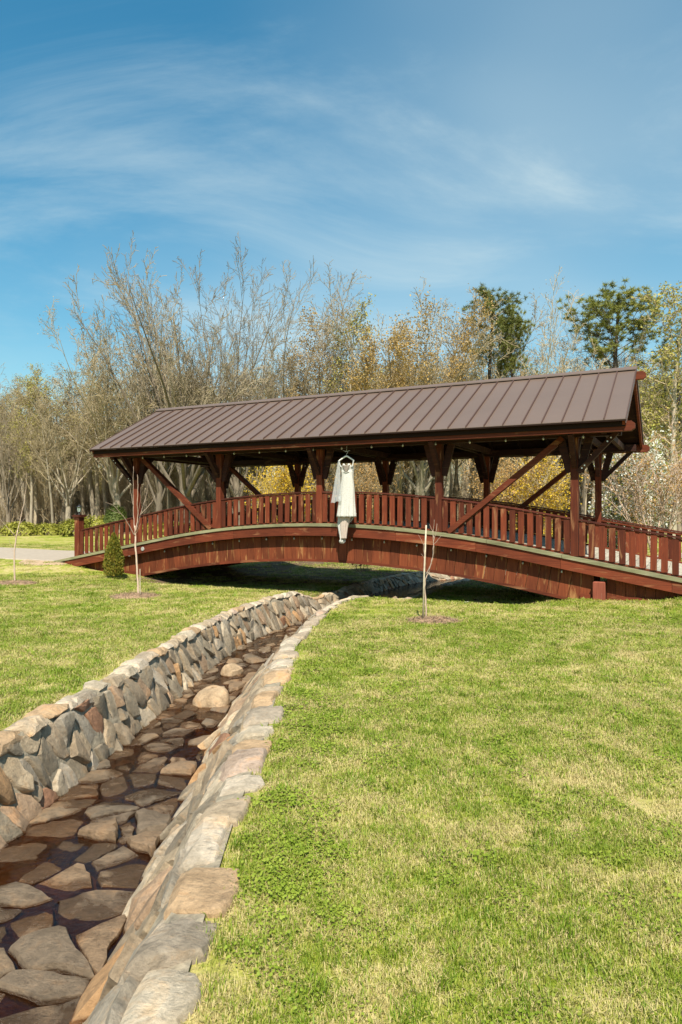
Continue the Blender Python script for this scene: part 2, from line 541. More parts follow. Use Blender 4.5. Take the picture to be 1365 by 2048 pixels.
WATER_Z = -0.60
P_wall = [(0.0, (0.36, 0.285, 0.20)), (0.14, (0.29, 0.245, 0.18)), (0.30, (0.45, 0.36, 0.25)), (0.44, (0.46, 0.28, 0.14)), (0.51, (0.38, 0.335, 0.27)), (0.66, (0.40, 0.28, 0.185)), (0.76, (0.25, 0.21, 0.155)), (0.86, (0.52, 0.44, 0.33)), (0.96, (0.34, 0.18, 0.105))]
P_cap = [(0.0, (0.52, 0.415, 0.295)), (0.2, (0.47, 0.385, 0.29)), (0.38, (0.58, 0.50, 0.40)), (0.58, (0.52, 0.36, 0.215)), (0.68, (0.48, 0.365, 0.29)), (0.8, (0.58, 0.50, 0.385)), (0.94, (0.40, 0.335, 0.26))]
P_bed = [(0.0, (0.23, 0.168, 0.108)), (0.3, (0.20, 0.152, 0.104)), (0.55, (0.27, 0.185, 0.112)), (0.8, (0.175, 0.136, 0.094))]
M_wallstone = stone_mat('bank_stone', P_wall, 0.3)
M_capstone = stone_mat('cap_stone', P_cap)
M_bedstone = stone_mat('stream_flagstone', P_bed, 0.8, 0.6)
M_boulder = stone_mat('sandstone_boulder', [(0.0, (0.50, 0.37, 0.24)), (0.5, (0.46, 0.36, 0.25))], 0.8, 0.75)
M_mortar = simple('grey_mortar', (0.30, 0.25, 0.175), 0.95, 0, (14, 0.55, 1.25), (0.8, 0.03))
M_mud = simple('rust_brown_silt', (0.075, 0.042, 0.019), 0.7, 0, (5, 0.4, 1.7), (0.5, 0.02))
M_concrete = simple('pale_concrete', (0.37, 0.305, 0.235), 0.9, 0, (6, 0.85, 1.1))
M_soil = simple('tan_edge_soil', (0.42, 0.29, 0.18), 0.95, 0, (9, 0.7, 1.2), (0.6, 0.03))
M_mulch = simple('pine_straw_mulch', (0.34, 0.22, 0.13), 0.95, 0, (45, 0.45, 1.5), (0.9, 0.03))
M_ground = ground_material()


def water_material():
    m, n, l, b = new_mat('tea_brown_water')
    n.remove(b)
    geo = n.new('ShaderNodeNewGeometry')
    z = noise(n, l, geo.outputs['Position'], 11.0, 4, 0.55)
    bp = n.new('ShaderNodeBump'); bp.inputs['Strength'].default_value = 0.22; bp.inputs['Distance'].default_value = 0.03
    l.new(z.outputs['Fac'], bp.inputs['Height'])
    tr = n.new('ShaderNodeBsdfTransparent'); tr.inputs['Color'].default_value = (0.54, 0.365, 0.205, 1)
    gl = n.new('ShaderNodeBsdfGlossy'); gl.inputs['Roughness'].default_value = 0.03
    l.new(bp.outputs[0], gl.inputs['Normal'])
    fr = n.new('ShaderNodeFresnel'); fr.inputs['IOR'].default_value = 1.33
    l.new(bp.outputs[0], fr.inputs['Normal'])
    ms = n.new('ShaderNodeMixShader')
    l.new(fr.outputs[0], ms.inputs[0]); l.new(tr.outputs[0], ms.inputs[1]); l.new(gl.outputs[0], ms.inputs[2])
    l.new(ms.outputs[0], n['Material Output'].inputs['Surface'])
    return m


M_water = water_material()

# ------------------------------------------------------------------ bridge frame (used by terrain too)
BC = (0.432, 19.372)            # bridge centre on the ground
TH = 0.47195                    # the axis turns away to the left by 27 degrees
UX, UY = math.cos(TH), -math.sin(TH)
VX, VY = -math.sin(TH), -math.cos(TH)     # across, towards the lawn in front


def to_sw(x, y):
    ddx, ddy = x - BC[0], y - BC[1]
    return ddx * UX + ddy * UY, ddx * VX + ddy * VY


def sstep(a, b, x):
    t = np.clip((x - a) / (b - a), 0, 1)
    return t * t * (3 - 2 * t)


# ------------------------------------------------------------------ the stream channel: four matched lines (left top, left toe, right toe, right top)
CT = np.array([
    [-3.05, -2.0, -2.70, -2.0, -1.22, -2.0, -0.40, -2.0],
    [-3.02, 0.3, -2.68, 0.3, -1.25, 0.3, -0.46, 0.3],
    [-2.97, 2.5, -2.62, 2.5, -1.27, 2.5, -0.50, 2.5],
    [-2.92, 4.0, -2.55, 4.0, -1.30, 4.0, -0.55, 4.0],
    [-2.80, 5.4, -2.45, 5.4, -1.36, 5.4, -0.56, 5.4],
    [-2.56, 7.4, -2.26, 7.4, -1.41, 7.4, -0.60, 7.5],
    [-2.45, 9.2, -2.14, 9.2, -1.38, 9.2, -0.56, 9.3],
    [-2.33, 10.8, -2.02, 10.8, -1.20, 10.9, -0.36, 11.2],
    [-2.02, 12.8, -1.75, 12.7, -0.95, 13.0, -0.06, 13.4],
    [-1.52, 14.4, -1.25, 14.3, -0.50, 14.6, 0.42, 14.9],
    [-0.86, 16.3, -0.62, 16.1, 0.12, 15.9, 1.05, 15.9],
    [0.10, 18.8, 0.38, 18.6, 1.15, 18.0, 2.00, 17.6],
    [1.15, 21.6, 1.40, 21.35, 2.20, 20.6, 3.05, 20.1],
    [2.75, 24.2, 2.92, 23.85, 3.60, 22.9, 4.30, 22.2],
    [5.60, 26.2, 5.70, 25.85, 6.15, 24.8, 6.60, 24.0],
    [9.50, 27.6, 9.55, 27.25, 9.85, 26.1, 10.1, 25.2],
    [15.0, 28.8, 15.05, 28.45, 15.2, 27.3, 15.3, 26.4]])
TOE_Z = -0.66


def catmull(P, per=14):
    out = []
    n = len(P)
    for i in range(n - 1):
        p0, p1, p2, p3 = P[max(i-1, 0)], P[i], P[i+1], P[min(i+2, n-1)]
        for k in range(per):
            t = k / per
            out.append(0.5 * ((2*p1) + (-p0+p2)*t + (2*p0-5*p1+4*p2-p3)*t*t + (-p0+3*p1-3*p2+p3)*t**3))
    out.append(P[-1])
    return np.array(out)


CT[:, 6] -= np.interp(CT[:, 7], [0, 2.5, 6, 14, 16], [0.265, 0.265, 0.22, 0.17, 0.05])
CT[:, 0] += np.interp(CT[:, 1], [0, 13, 16], [0.10, 0.08, 0.02])
CH = catmull(CT)                               # (n,8)
mid = (CH[:, 2:4] + CH[:, 4:6]) / 2
ARC = np.concatenate([[0], np.cumsum(np.linalg.norm(np.diff(mid, axis=0), axis=1))])
ARC_MAX = ARC[-1]


CH_TAB = np.stack([np.interp(np.linspace(0, ARC_MAX, 6000), ARC, CH[:, k]) for k in range(8)], 1)


def ch_at(t):
    return CH_TAB[min(max(int(t / ARC_MAX * 5999), 0), 5999)]


poly = np.concatenate([CH[:, 0:2], CH[::-1, 6:8]])       # outline of the channel


def in_poly(x, y, P):
    inside = np.zeros(x.shape, bool)
    j = len(P) - 1
    for i in range(len(P)):
        xi, yi = P[i]; xj, yj = P[j]
        c = ((yi > y) != (yj > y)) & (x < (xj - xi) * (y - yi) / (yj - yi + 1e-12) + xi)
        inside ^= c
        j = i
    return inside


def dist_poly(x, y, P):
    d = np.full(x.shape, 1e9)
    for i in range(len(P) - 1):
        ax, ay = P[i]; bx, by = P[i+1]
        ex, ey = bx - ax, by - ay
        t = np.clip(((x - ax) * ex + (y - ay) * ey) / (ex*ex + ey*ey + 1e-12), 0, 1)
        d = np.minimum(d, np.hypot(x - ax - t*ex, y - ay - t*ey))
    return d


def lawn_z(x, y):
    x = np.asarray(x, float); y = np.asarray(y, float)
    s, w = to_sw(x, y)
    h = 0.27 * sstep(7.2, 9.6, -s) * sstep(4.4, 2.3, w)
    h = np.maximum(h, 0.27 * sstep(7.2, 9.6, s) * sstep(4.4, 2.3, w))
    h = np.maximum(h, 0.40 * sstep(27, 46, y))
    h = h + 5.0 * sstep(56, 150, y)
    h = h - 0.30 * sstep(4.2, 2.5, w) * sstep(6.6, 4.6, np.abs(s)) * sstep(-13, -7, w)
    h = h + 0.012 * np.sin(x * 0.9 + 1.3) * np.sin(y * 0.7) * sstep(2, 6, y)
    return h


def ground_z(x, y):
    x = np.asarray(x, float); y = np.asarray(y, float)
    h = lawn_z(x, y)
    near = (x > -5) & (x < 18) & (y > -4) & (y < 31)
    if near.any():
        xs, ys = x[near], y[near]
        d = dist_poly(xs, ys, poly) * np.where(in_poly(xs, ys, poly), 1, -1)
        h[near] = h[near] - 1.1 * sstep(-0.11, 0.10, d)
    return h


def axis_coords(parts):
    a = []
    for lo, hi, st in parts: a += list(np.arange(lo, hi, st))
    a.append(parts[-1][1])
    return np.array(a)


gx = axis_coords([(-260, -60, 20), (-60, -16, 3), (-16, -4, 0.5), (-4, 6, 0.09), (6, 16, 0.25), (16, 60, 3), (60, 260, 20)])
gy = axis_coords([(-60, -3, 6), (-3, 22, 0.09), (22, 30, 0.16), (30, 60, 1.0), (60, 200, 7), (200, 420, 40)])
GX, GY = np.meshgrid(gx, gy)
GZ = ground_z(GX.ravel(), GY.ravel())
nxg, nyg = len(gx), len(gy)
ii = (np.arange(nyg-1)[:, None] * nxg + np.arange(nxg-1)[None, :]).ravel()
me = mesh_np('ground', np.stack([GX.ravel(), GY.ravel(), GZ], 1), np.stack([ii, ii+1, ii+nxg+1, ii+nxg], 1))
me.shade_smooth()
ground = tag(link('ground', me, M_ground), 'mown lawn of green and straw grass running back to the woods', kind='structure')

# stream bed and water
n_ch = len(CH)


def ribbon(name, A, B, za, zb, mat, k=5, jitter=0.0):
    V = []
    for j in range(k + 1):
        q = j / k
        P = A * (1 - q) + B * q
        z = (za * (1 - q) + zb * q) + rng.normal(0, jitter, len(P))
        V.append(np.column_stack([P, z]))
    V = np.concatenate(V)
    idx = (np.arange(k)[:, None] * len(A) + np.arange(len(A)-1)[None, :]).ravel()
    mm = mesh_np(name, V, np.stack([idx, idx+len(A), idx+len(A)+1, idx+1], 1))
    mm.shade_smooth()
    return link(name, mm, mat)


toeL, toeR = CH[:, 2:4], CH[:, 4:6]
outL = toeL + (toeL - toeR) * 0.12; outR = toeR + (toeR - toeL) * 0.12
bed = tag(ribbon('stream_bed', outL, outR, -0.652, -0.652, M_mud, 9, 0.014), 'rust brown silty stream bed under shallow water', kind='structure')
water = tag(ribbon('stream_water', outL, outR, WATER_Z, WATER_Z, M_water, 2), 'shallow clear tea brown water between the flagstones', kind='structure')

# ------------------------------------------------------------------ stones: voronoi cells in (along, across) metres mapped on the banks


def voronoi(seeds, bounds, A):
    """cells of seeds (n,2) inside the rectangle bounds, metric stretched by A"""
    S = seeds @ A.T
    x0, x1, y0, y1 = bounds
    Ai = np.linalg.inv(A)
    cells = []
    rect = np.array([[x0, y0], [x1, y0], [x1, y1], [x0, y1]]) @ A.T
    for i in range(len(S)):
        d = np.hypot(*(S - S[i]).T)
        order = np.argsort(d)[1:22]
        P = [tuple(p) for p in rect]
        for j in order:
            m = (S[i] + S[j]) / 2; nrm = S[j] - S[i]
            out = []
            for k in range(len(P)):
                a = P[k]; b = P[(k+1) % len(P)]
                da = (a[0]-m[0])*nrm[0] + (a[1]-m[1])*nrm[1]
                db = (b[0]-m[0])*nrm[0] + (b[1]-m[1])*nrm[1]
                if da <= 0: out.append(a)
                if (da < 0 < db) or (db < 0 < da):
                    t = da / (da - db); out.append((a[0]+(b[0]-a[0])*t, a[1]+(b[1]-a[1])*t))
            P = out
            if len(P) < 3: break
        cells.append(np.array(P) @ Ai.T if len(P) >= 3 else None)
    return cells


def stone_mesh(cell, gap, h, fmap, dense, rough=1.0, tilt=0.0):
    """closed stone from a 2d cell; fmap(t,q,h)->xyz"""
    c = cell.mean(0)
    P = []
    n0 = len(cell)
    for k in range(n0):
        a, b = cell[k], cell[(k+1) % n0]
        L = np.hypot(*(b-a))
        m = max(1, int(L / (0.07 if dense else 0.12)))
        for j in range(m): P.append(a + (b-a) * j / m)
    P = np.array(P)
    # shrink by the joint, round corners a little, roughen outline
    P = 0.84 * P + 0.08 * np.roll(P, 1, 0) + 0.08 * np.roll(P, -1, 0)
    if rough < .2:
        P = P + rng.normal(0, 0.011, P.shape)
    dirs = P - c
    ln = np.hypot(dirs[:, 0], dirs[:, 1])[:, None] + 1e-6
    P = c + dirs * np.clip((ln - gap) / ln, 0.35, 1)
    P = P + rng.normal(0, 0.006 * rough, P.shape)
    n = len(P)
    if n < 4: return None
    rings = [(1.0, -0.25), (1.0, 0.55), (0.965, 0.86), (0.90, 0.99), (0.55, 1.02)] if dense else [(1.0, -0.25), (0.975, 0.75), (0.80, 1.0)]
    gxx, gyy = rng.normal(0, 1, 2) * tilt
    V = []
    ph = rng.uniform(0, 6.28, 4)
    # one or two broken planes across the face
    ka, kb = rng.uniform(0, 6.28, 2)
    ca, cb = rng.uniform(-.05, .10, 2)
    for sc, hh in rings:
        Q = c + (P - c) * sc
        rel = Q - c
        z = h * hh
        if hh > 0.3:
            z = z + rel[:, 0] * gxx + rel[:, 1] * gyy
            z = z - 0.45 * rough * h / 0.08 * np.maximum(0, rel[:, 0] * math.cos(ka) + rel[:, 1] * math.sin(ka) - ca) - 0.3 * rough * h / .08 * np.maximum(0, rel[:, 0] * math.cos(kb) + rel[:, 1] * math.sin(kb) - cb)
            z = z + h * 0.12 * rough * np.sin(rel[:, 0] * 31 + ph[0]) * np.cos(rel[:, 1] * 27 + ph[1]) + rng.normal(0, 0.06 * h * rough, n)
        else:
            z = np.full(n, z)
        V += [fmap(Q[k, 0], Q[k, 1], float(z[k])) for k in range(n)]
    V.append(fmap(c[0], c[1], h * 1.03))
    V = np.array(V)
    F = []
    nr = len(rings)
    for r in range(nr - 1):
        for k in range(n):
            k2 = (k+1) % n
            F.append((r*n+k, r*n+k2, (r+1)*n+k2, (r+1)*n+k))
    for k in range(n): F.append(((nr-1)*n+k, (nr-1)*n+(k+1) % n, nr*n))
    return V, F


def add_stone(res, name, mat, parent, smooth=True):
    V, F = res
    ctr = V.mean(0)
    mm = mesh_np(name, V - ctr, F)
    if smooth:
        mm.shade_smooth()
        mm.set_sharp_from_angle(angle=R(24))
    # outward faces
    o = link(name, mm, mat, parent, tuple(ctr))
    return o


TOPZ = {'L': lawn_z(CH_TAB[:, 0], CH_TAB[:, 1]), 'R': lawn_z(CH_TAB[:, 6], CH_TAB[:, 7])}


def bank_map(side):
    def f(t, q, h):
        r = ch_at(t)
        tz = TOPZ[side][min(max(int(t / ARC_MAX * 5999), 0), 5999)]
        top, toe = (r[0:2], r[2:4]) if side == 'L' else (r[6:8], r[4:6])
        outw = top - toe; wd = np.hypot(*outw); outw = outw / (wd + 1e-9)
        slope = math.hypot(wd, -TOE_Z)
        if q <= slope:
            k = q / slope
            P = toe + (top - toe) * k
            z = TOE_Z * (1 - k) + tz * k
            nrm = np.array([-outw[0] * (-TOE_Z), -outw[1] * (-TOE_Z), wd]) / slope
        else:
            e = q - slope
            P = top + outw * e
            z = tz
            nrm = np.array([-outw[0] * 0.25, -outw[1] * 0.25, 0.97])
        return np.array([P[0], P[1], z]) + nrm * h
    return f


def slope_len(side, t):
    r = ch_at(t)
    d = r[0:2] - r[2:4] if side == 'L' else r[6:8] - r[4:6]
    return math.hypot(np.hypot(*d), TOE_Z)


T_END = float(np.interp(6.5, CH[n_ch//2:, 2], ARC[n_ch//2:]))    # past the bend behind the bridge


def build_bank(side, name, label, A, sp_t, sp_q, h_rng, cap_len, cap_w, start=1.2, mort=0.0, tilt=.12, gap=(.006, .02)):
    root = tag(empty(name), label, 'stone bank')
    fm = bank_map(side)
    SL = 0.72 if side == 'L' else 0.90
    # mortar backing
    k = 6
    V = []
    for j in range(k + 1):
        for t in ARC:
            V.append(fm(t, slope_len(side, t) * (j / k) * 0.995, mort + rng.normal(0, 0.006)))
    # a lip of mortar under the cap
    for t in ARC: V.append(fm(t, slope_len(side, t) + cap_w * 0.62, 0.022))
    idx = (np.arange(k + 1)[:, None] * n_ch + np.arange(n_ch-1)[None, :]).ravel()
    mm = mesh_np('mortar', np.array(V), np.stack([idx, idx+n_ch, idx+n_ch+1, idx+1], 1)); mm.shade_smooth()
    link('mortar', mm, M_mortar, root)
    # wall stones
    seeds = []
    t = start
    while t < T_END:
        y = ch_at(t)[3]
        grow = 1.0 + 0.035 * max(0, y - 9)
        q = sp_q * 0.5
        while q < SL:
            seeds.append((t + rng.uniform(-.5, .5) * sp_t, q + rng.uniform(-.45, .45) * sp_q))
            q += sp_q * rng.uniform(0.85, 1.2)
        t += sp_t * rng.uniform(0.8, 1.2) * grow
    seeds = np.array(seeds)
    for cell in voronoi(seeds, (start - .3, T_END + .3, 0.0, SL - 0.03), A):
        if cell is None: continue
        c = cell.mean(0)
        sl = slope_len(side, c[0])
        cell = cell * np.array([1, sl / SL])
        dense = ch_at(c[0])[3] < 10.5
        h = rng.uniform(*h_rng)
        res = stone_mesh(cell, rng.uniform(*gap), h, fm, dense, 1.0, tilt)
        if res: add_stone(res, 'stone', M_wallstone, root)
    # cap stones along the lawn edge
    t = start
    while t < T_END:
        y = ch_at(t)[3]
        L = cap_len * rng.uniform(0.7, 1.45) * (1.0 + 0.02 * max(0, y - 9))
        sl = slope_len(side, t + L / 2)
        a0 = sl - cap_w * rng.uniform(0.10, 0.40); a1 = sl + cap_w * rng.uniform(0.60, 1.05)
        jt = rng.uniform(-.05, .05, 6)
        cell = np.array([[t + jt[0], a0], [t + L*.5, a0 + jt[1]*.8], [t + L + jt[2], a0 + .02], [t + L + jt[3], a1], [t + L*.5, a1 + jt[4]], [t + jt[5], a1 - .02]])
        res = stone_mesh(cell, 0.006, rng.uniform(0.035, 0.06), fm, y < 10.5, 0.7, 0.06)
        if res: add_stone(res, 'cap_stone', M_capstone, root)
        t += L
    return root


def shear(angle, aspect):
    """metric that makes cells long along direction angle (from the across axis)"""
    ca, sa = math.cos(angle), math.sin(angle)
    Rm = np.array([[ca, sa], [-sa, ca]])
    return np.diag([1.0, 1.0 / aspect]) @ Rm


left_bank = build_bank('L', 'stone_bank', 'steep bank of leaning grey and tan slabs, left side of the stream', shear(R(24), 1.9), 0.175, 0.30, (0.020, 0.058), 0.30, 0.22, mort=.002, tilt=.15, gap=(.004, .012))
right_bank = build_bank('R', 'stone_bank', 'sloping mortared stone bank beside the large foreground lawn, right of the stream', shear(R(-30), 1.5), 0.30, 0.30, (0.026, 0.060), 0.36, 0.27, mort=-.004, tilt=.13, gap=(.010, .026))

# flagstones in the bed


def bed_map(t, q, h):
    r = ch_at(t)
    wd = np.hypot(*(r[2:4] - r[4:6]))
    k = q / 1.1
    P = r[2:4] * (1 - k) + r[4:6] * k
    return np.array([P[0], P[1], -0.70 + h])


seeds = []
t = 1.2
while t < 20.0:
    q = rng.uniform(0.05, 0.2)
    while q < 1.12:
        seeds.append((t + rng.uniform(-.26, .26), q + rng.uniform(-.13, .13)))
        q += rng.uniform(0.24, 0.50)
    t += 0.25 * rng.uniform(0.7, 1.3)
seeds = np.array(seeds)
for cell in voronoi(seeds, (0.9, 20.3, -0.02, 1.12), np.eye(2)):
    if cell is None: continue
    c = cell.mean(0)
    if rng.uniform() < 0.04 or abs(c[1] - (0.52 + 0.38 * math.sin(c[0] * 0.8))) < 0.055: continue
    dense = ch_at(c[0])[3] < 10.5
    h = rng.choice([rng.uniform(0.101, 0.109), rng.uniform(0.109, 0.124), rng.uniform(0.125, 0.175)], p=[0.36, 0.48, 0.16])
    res = stone_mesh(cell, rng.uniform(0.002, 0.016), h, bed_map, dense, 0.13, 0.03)
    if res: add_stone(res, 'flagstone', M_bedstone, bed)


def boulder(loc, r, seed, label):
    g = np.random.default_rng(seed)
    V, F = [], []
    nu, nv = 18, 11
    ph = g.uniform(0, 6.28, 8)
    for j in range(nv + 1):
        th = math.pi * j / nv
        for i in range(nu):
            a = 2 * math.pi * i / nu
            d = np.array([math.sin(th) * math.cos(a), math.sin(th) * math.sin(a), math.cos(th)])
            k = 1 + 0.10 * math.sin(3*d[0]+ph[0]) * math.cos(2.5*d[1]+ph[1]) + 0.08 * math.sin(5*d[1]+4*d[2]+ph[2]) + g.normal(0, 0.012)
            p = np.sign(d) * np.abs(d) ** 0.85
            V.append(p * k * np.array(r))
    for j in range(nv):
        for i in range(nu):
            i2 = (i+1) % nu
            F.append((j*nu+i, (j+1)*nu+i, (j+1)*nu+i2, j*nu+i2))
    mm = mesh_np('boulder', np.array(V), F); mm.shade_smooth(); mm.set_sharp_from_angle(angle=R(40))
    o = link('boulder', mm, M_boulder, None, loc, g.uniform(0, 3))
    return tag(o, label, 'boulder', 'boulders in the stream')


# ------------------------------------------------------------------ path at the far end of the bridge
def path_strip():
    m = MB()
    n = 26
    for i in range(n + 1):
        s = -9.28 - i * 1.0
        bend = 0.018 * max(0, -s - 14) ** 2
        for w in (2.25, 2.1, -2.1, -2.25):
            x = BC[0] + s * UX + (w - bend) * VX; y = BC[1] + s * UY + (w - bend) * VY
            z = 0.285 if abs(w) < 2.2 else 0.13
            z = max(z, float(lawn_z(x, y)) + (0.03 if abs(w) < 2.2 else -0.1))
            m.v.append((x, y, z))
    for i in range(n):
        for k in range(3):
            m.f.append((i*4+k, i*4+k+1, (i+1)*4+k+1, (i+1)*4+k))
    m.f.append((0, 1, 2, 3))
    return m.build('path', M_concrete, None)


tag(path_strip(), 'pale concrete path leaving the left end of the bridge', kind='structure')
m = MB()
for i in range(9):                                   # bare earth shoulder beside the ramp
    a = i / 8
    s = -10.9 + a * 2.0
    wo = 2.45 + 0.55 * math.sin(a * math.pi) ** 0.7
    for w, z in ((2.18, 0.30 - 0.16 * a), (wo - .15, 0.20 - 0.16 * a), (wo + 0.12, -0.03)):
        x = BC[0] + s * UX + w * VX; y = BC[1] + s * UY + w * VY
        m.v.append((x, y, max(z, float(lawn_z(x, y)) + (0.02 if z > 0 else -.02))))
for i in range(8):
    for k in range(2): m.f.append((i*3+k, i*3+k+1, (i+1)*3+k+1, (i+1)*3+k))
tag(m.build('path_shoulder', M_soil, None, None, True), 'bare tan earth beside the foot of the bridge ramp', kind='structure')
#@@BRIDGE@@
# ------------------------------------------------------------------ covered bridge (local x along, local y = minus w)
bridge = tag(empty('covered_bridge', (BC[0], BC[1], 0), -TH), 'red brown arched timber footbridge under a long brown metal roof', 'bridge')
CZ = 1.85
PW = 2.186                      # outer face of the post rows
POSTS = [-6.21, -3.17, 0.0, 3.18, 6.22]


def g_arch(s):
    a = abs(s)
    return 0.0175 * a * a if a < 5.2 else 0.4732 + 0.182 * (a - 5.2)


def g_slope(s):
    return (0.035 * s) if abs(s) < 5.2 else math.copysign(0.182, s)


DECK = CZ - 0.29
RAIL = CZ + 0.525
SK_T = CZ - 0.57
SK_B = CZ - 1.245


def arc_prism(s0, s1, w0, w1, zb, zt, step=0.3):
    m = MB()
    n = max(2, int(abs(s1 - s0) / step) + 1)
    for i in range(n + 1):
        s = s0 + (s1 - s0) * i / n
        g = g_arch(s)
        m.v += [(s, -w0, zb - g), (s, -w1, zb - g), (s, -w1, zt - g), (s, -w0, zt - g)]
    for i in range(n):
        for k in range(4):
            k2 = (k + 1) % 4
            m.f.append((i*4+k, i*4+k2, (i+1)*4+k2, (i+1)*4+k))
    m.f.append((0, 3, 2, 1)); b = n*4
    m.f.append((b, b+1, b+2, b+3))
    return m


# deck planks
mp = MB().box(-0.068, 0.068, -2.10, 2.10, -0.045, 0.0)
me_pl = mesh_np('deck_plank', mp.v, mp.f); me_pl.materials.append(M_deck)
s = -9.2
while s < 9.6:
    o = link('deck_plank', me_pl, None, bridge, (s, 0, DECK - 0.004 - g_arch(s)))
    o.rotation_euler = (0, math.atan(g_slope(s)), 0)
    s += 0.1415
# stringers under the deck
for w in (-1.9, -0.65, 0.65, 1.9):
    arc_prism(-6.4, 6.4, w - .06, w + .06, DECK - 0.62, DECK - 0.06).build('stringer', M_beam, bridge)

joints = [-9.52, -7.3, -4.6, -2.28, 0.55, 2.12, 4.35, 5.98, 9.9]
for sg in (1, -1):
    o_ = lambda a: a * sg
    for a, b in zip(joints[:-1], joints[1:]):
        dz = rng.uniform(-.004, .004)
        arc_prism(a + .004, b - .004, o_(PW - .09), o_(PW + .125), DECK - 0.075 + dz, DECK + dz).build('edge_board', M_edge, bridge)
    j2 = [-9.05, -6.4, -3.9, -2.6, -0.95, 0.85, 2.15, 4.1, 5.95, 8.1, 10.0]
    for a, b in zip(j2[:-1], j2[1:]):
        dz = rng.uniform(-.004, .004); dw = rng.uniform(-.004, .004)
        arc_prism(a + .003, b - .003, o_(PW + .03), o_(PW + .092 + dw), DECK - 0.315 + dz, DECK - 0.078).build('fascia_board', M_redx, bridge)
    # tip of the fascia at the far end, tapering to the path
    # skirt planks follow the arch radially
    s = -5.95
    k = 0
    while s < 6.18:
        wd = 0.232 + rng.uniform(-.014, .014)
        gp = 0.005
        pts = []
        th = rng.uniform(-.004, .004)
        for zz_, off in ((SK_B, 0.0), (SK_T, 0.0)):
            row = []
            for ss in (s + gp, s + wd - gp):
                hh = (zz_ - SK_B)
                sx = ss + hh * g_slope(ss)
                row.append((sx, zz_ - g_arch(ss)))
            pts.append(row)
        (b0, b1), (t0, t1) = pts
        y0, y1 = -o_(PW - .115 + th), -o_(PW - .150 + th)
        MB().hexa([(b0[0], y0, b0[1]), (b1[0], y0, b1[1]), (b1[0], y1, b1[1]), (b0[0], y1, b0[1]),
                   (t0[0], y0, t0[1]), (t1[0], y0, t1[1]), (t1[0], y1, t1[1]), (t0[0], y1, t0[1])]).build('skirt_plank', M_skirt, bridge)
        s += wd
    # upright planks where the skirt meets the ground at both ends
    for a, b in ((-8.75, -6.06), (6.86, 9.8)):
        s = a
        while s < b:
            wd = 0.185 + rng.uniform(-.012, .012)
            th = rng.uniform(-.003, .003)
            MB().box(s + .004, s + wd - .004, min(-o_(PW - .115 + th), -o_(PW - .145)), max(-o_(PW - .115 + th), -o_(PW - .145)), -0.05, SK_T - g_arch(s) - 0.01).build('skirt_plank', M_skirt, bridge)
            s += wd
        MB().box(a, b, min(-o_(PW - .085), -o_(PW - .113)), max(-o_(PW - .085), -o_(PW - .113)), -0.03, 0.085).build('base_strip', M_redx, bridge)
    # curved trim at the lower skirt edge
    for a, b in ((-5.95, -3.2), (-3.2, 0.2), (0.2, 2.95), (2.95, 6.15)):
        arc_prism(a, b, o_(PW - .155), o_(PW - .095), SK_B - 0.03, SK_B + 0.035).build('skirt_trim', M_redx, bridge)
    # rails
    for a, b in ((-8.45, -3.17), (-3.17, 0.0), (0.0, 3.18), (3.18, 6.22), (6.22, 9.6)):
        arc_prism(a, b, o_(PW - .15), o_(PW - .012), RAIL - 0.036, RAIL).build('handrail', M_rail, bridge)
        arc_prism(a, b, o_(PW - .135), o_(PW - .045), RAIL - 0.098, RAIL - 0.046).build('top_rail', M_redx, bridge)
        arc_prism(a, b, o_(PW - .105), o_(PW - .05), DECK + 0.003, DECK + 0.040).build('bottom_rail', M_redx, bridge)
    # end post with cap at the far end
    yc = -o_(PW - .10)
    z0 = DECK - g_arch(-8.63)
    m = MB().box(-8.73, -8.53, yc - .10, yc + .10, z0, CZ - 0.16)
    m.build('end_post', M_redz, bridge)
    m = MB()
    for x0, z0_, z1_ in ((0.118, CZ - 0.235, CZ - 0.20), (0.145, CZ - 0.158, CZ - 0.105), (0.125, CZ - .105, CZ - 0.085)):
        m.box(-8.63 - x0, -8.63 + x0, yc - x0, yc + x0, z0_, z1_)
    m.build('post_cap', M_rail, bridge)

# balusters
mbal = MB().box(-0.063, 0.063, -0.017, 0.017, 0, 0.71)
me_bal = mesh_np('baluster', mbal.v, mbal.f); me_bal.materials.append(M_redz)
spans = [(-8.52, -6.30, 11), (-6.12, -3.26, 15), (-3.08, -0.09, 15), (0.09, 3.09, 15), (3.27, 6.13, 15), (6.31, 9.6, 17)]
for sg in (1, -1):
    for a, b, k in spans:
        p = (b - a - 0.126) / (k - 1)
        for i in range(k):
            s = a + 0.063 + i * p + rng.normal(0, 0.004)
            o = link('baluster', me_bal, None, bridge, (s, -sg * (PW - 0.026 - 0.017 + rng.uniform(-.002, .002) - (0.0)), DECK + 0.042 - g_arch(s)))
            o.rotation_euler = (0, rng.normal(0, 0.006), 0)

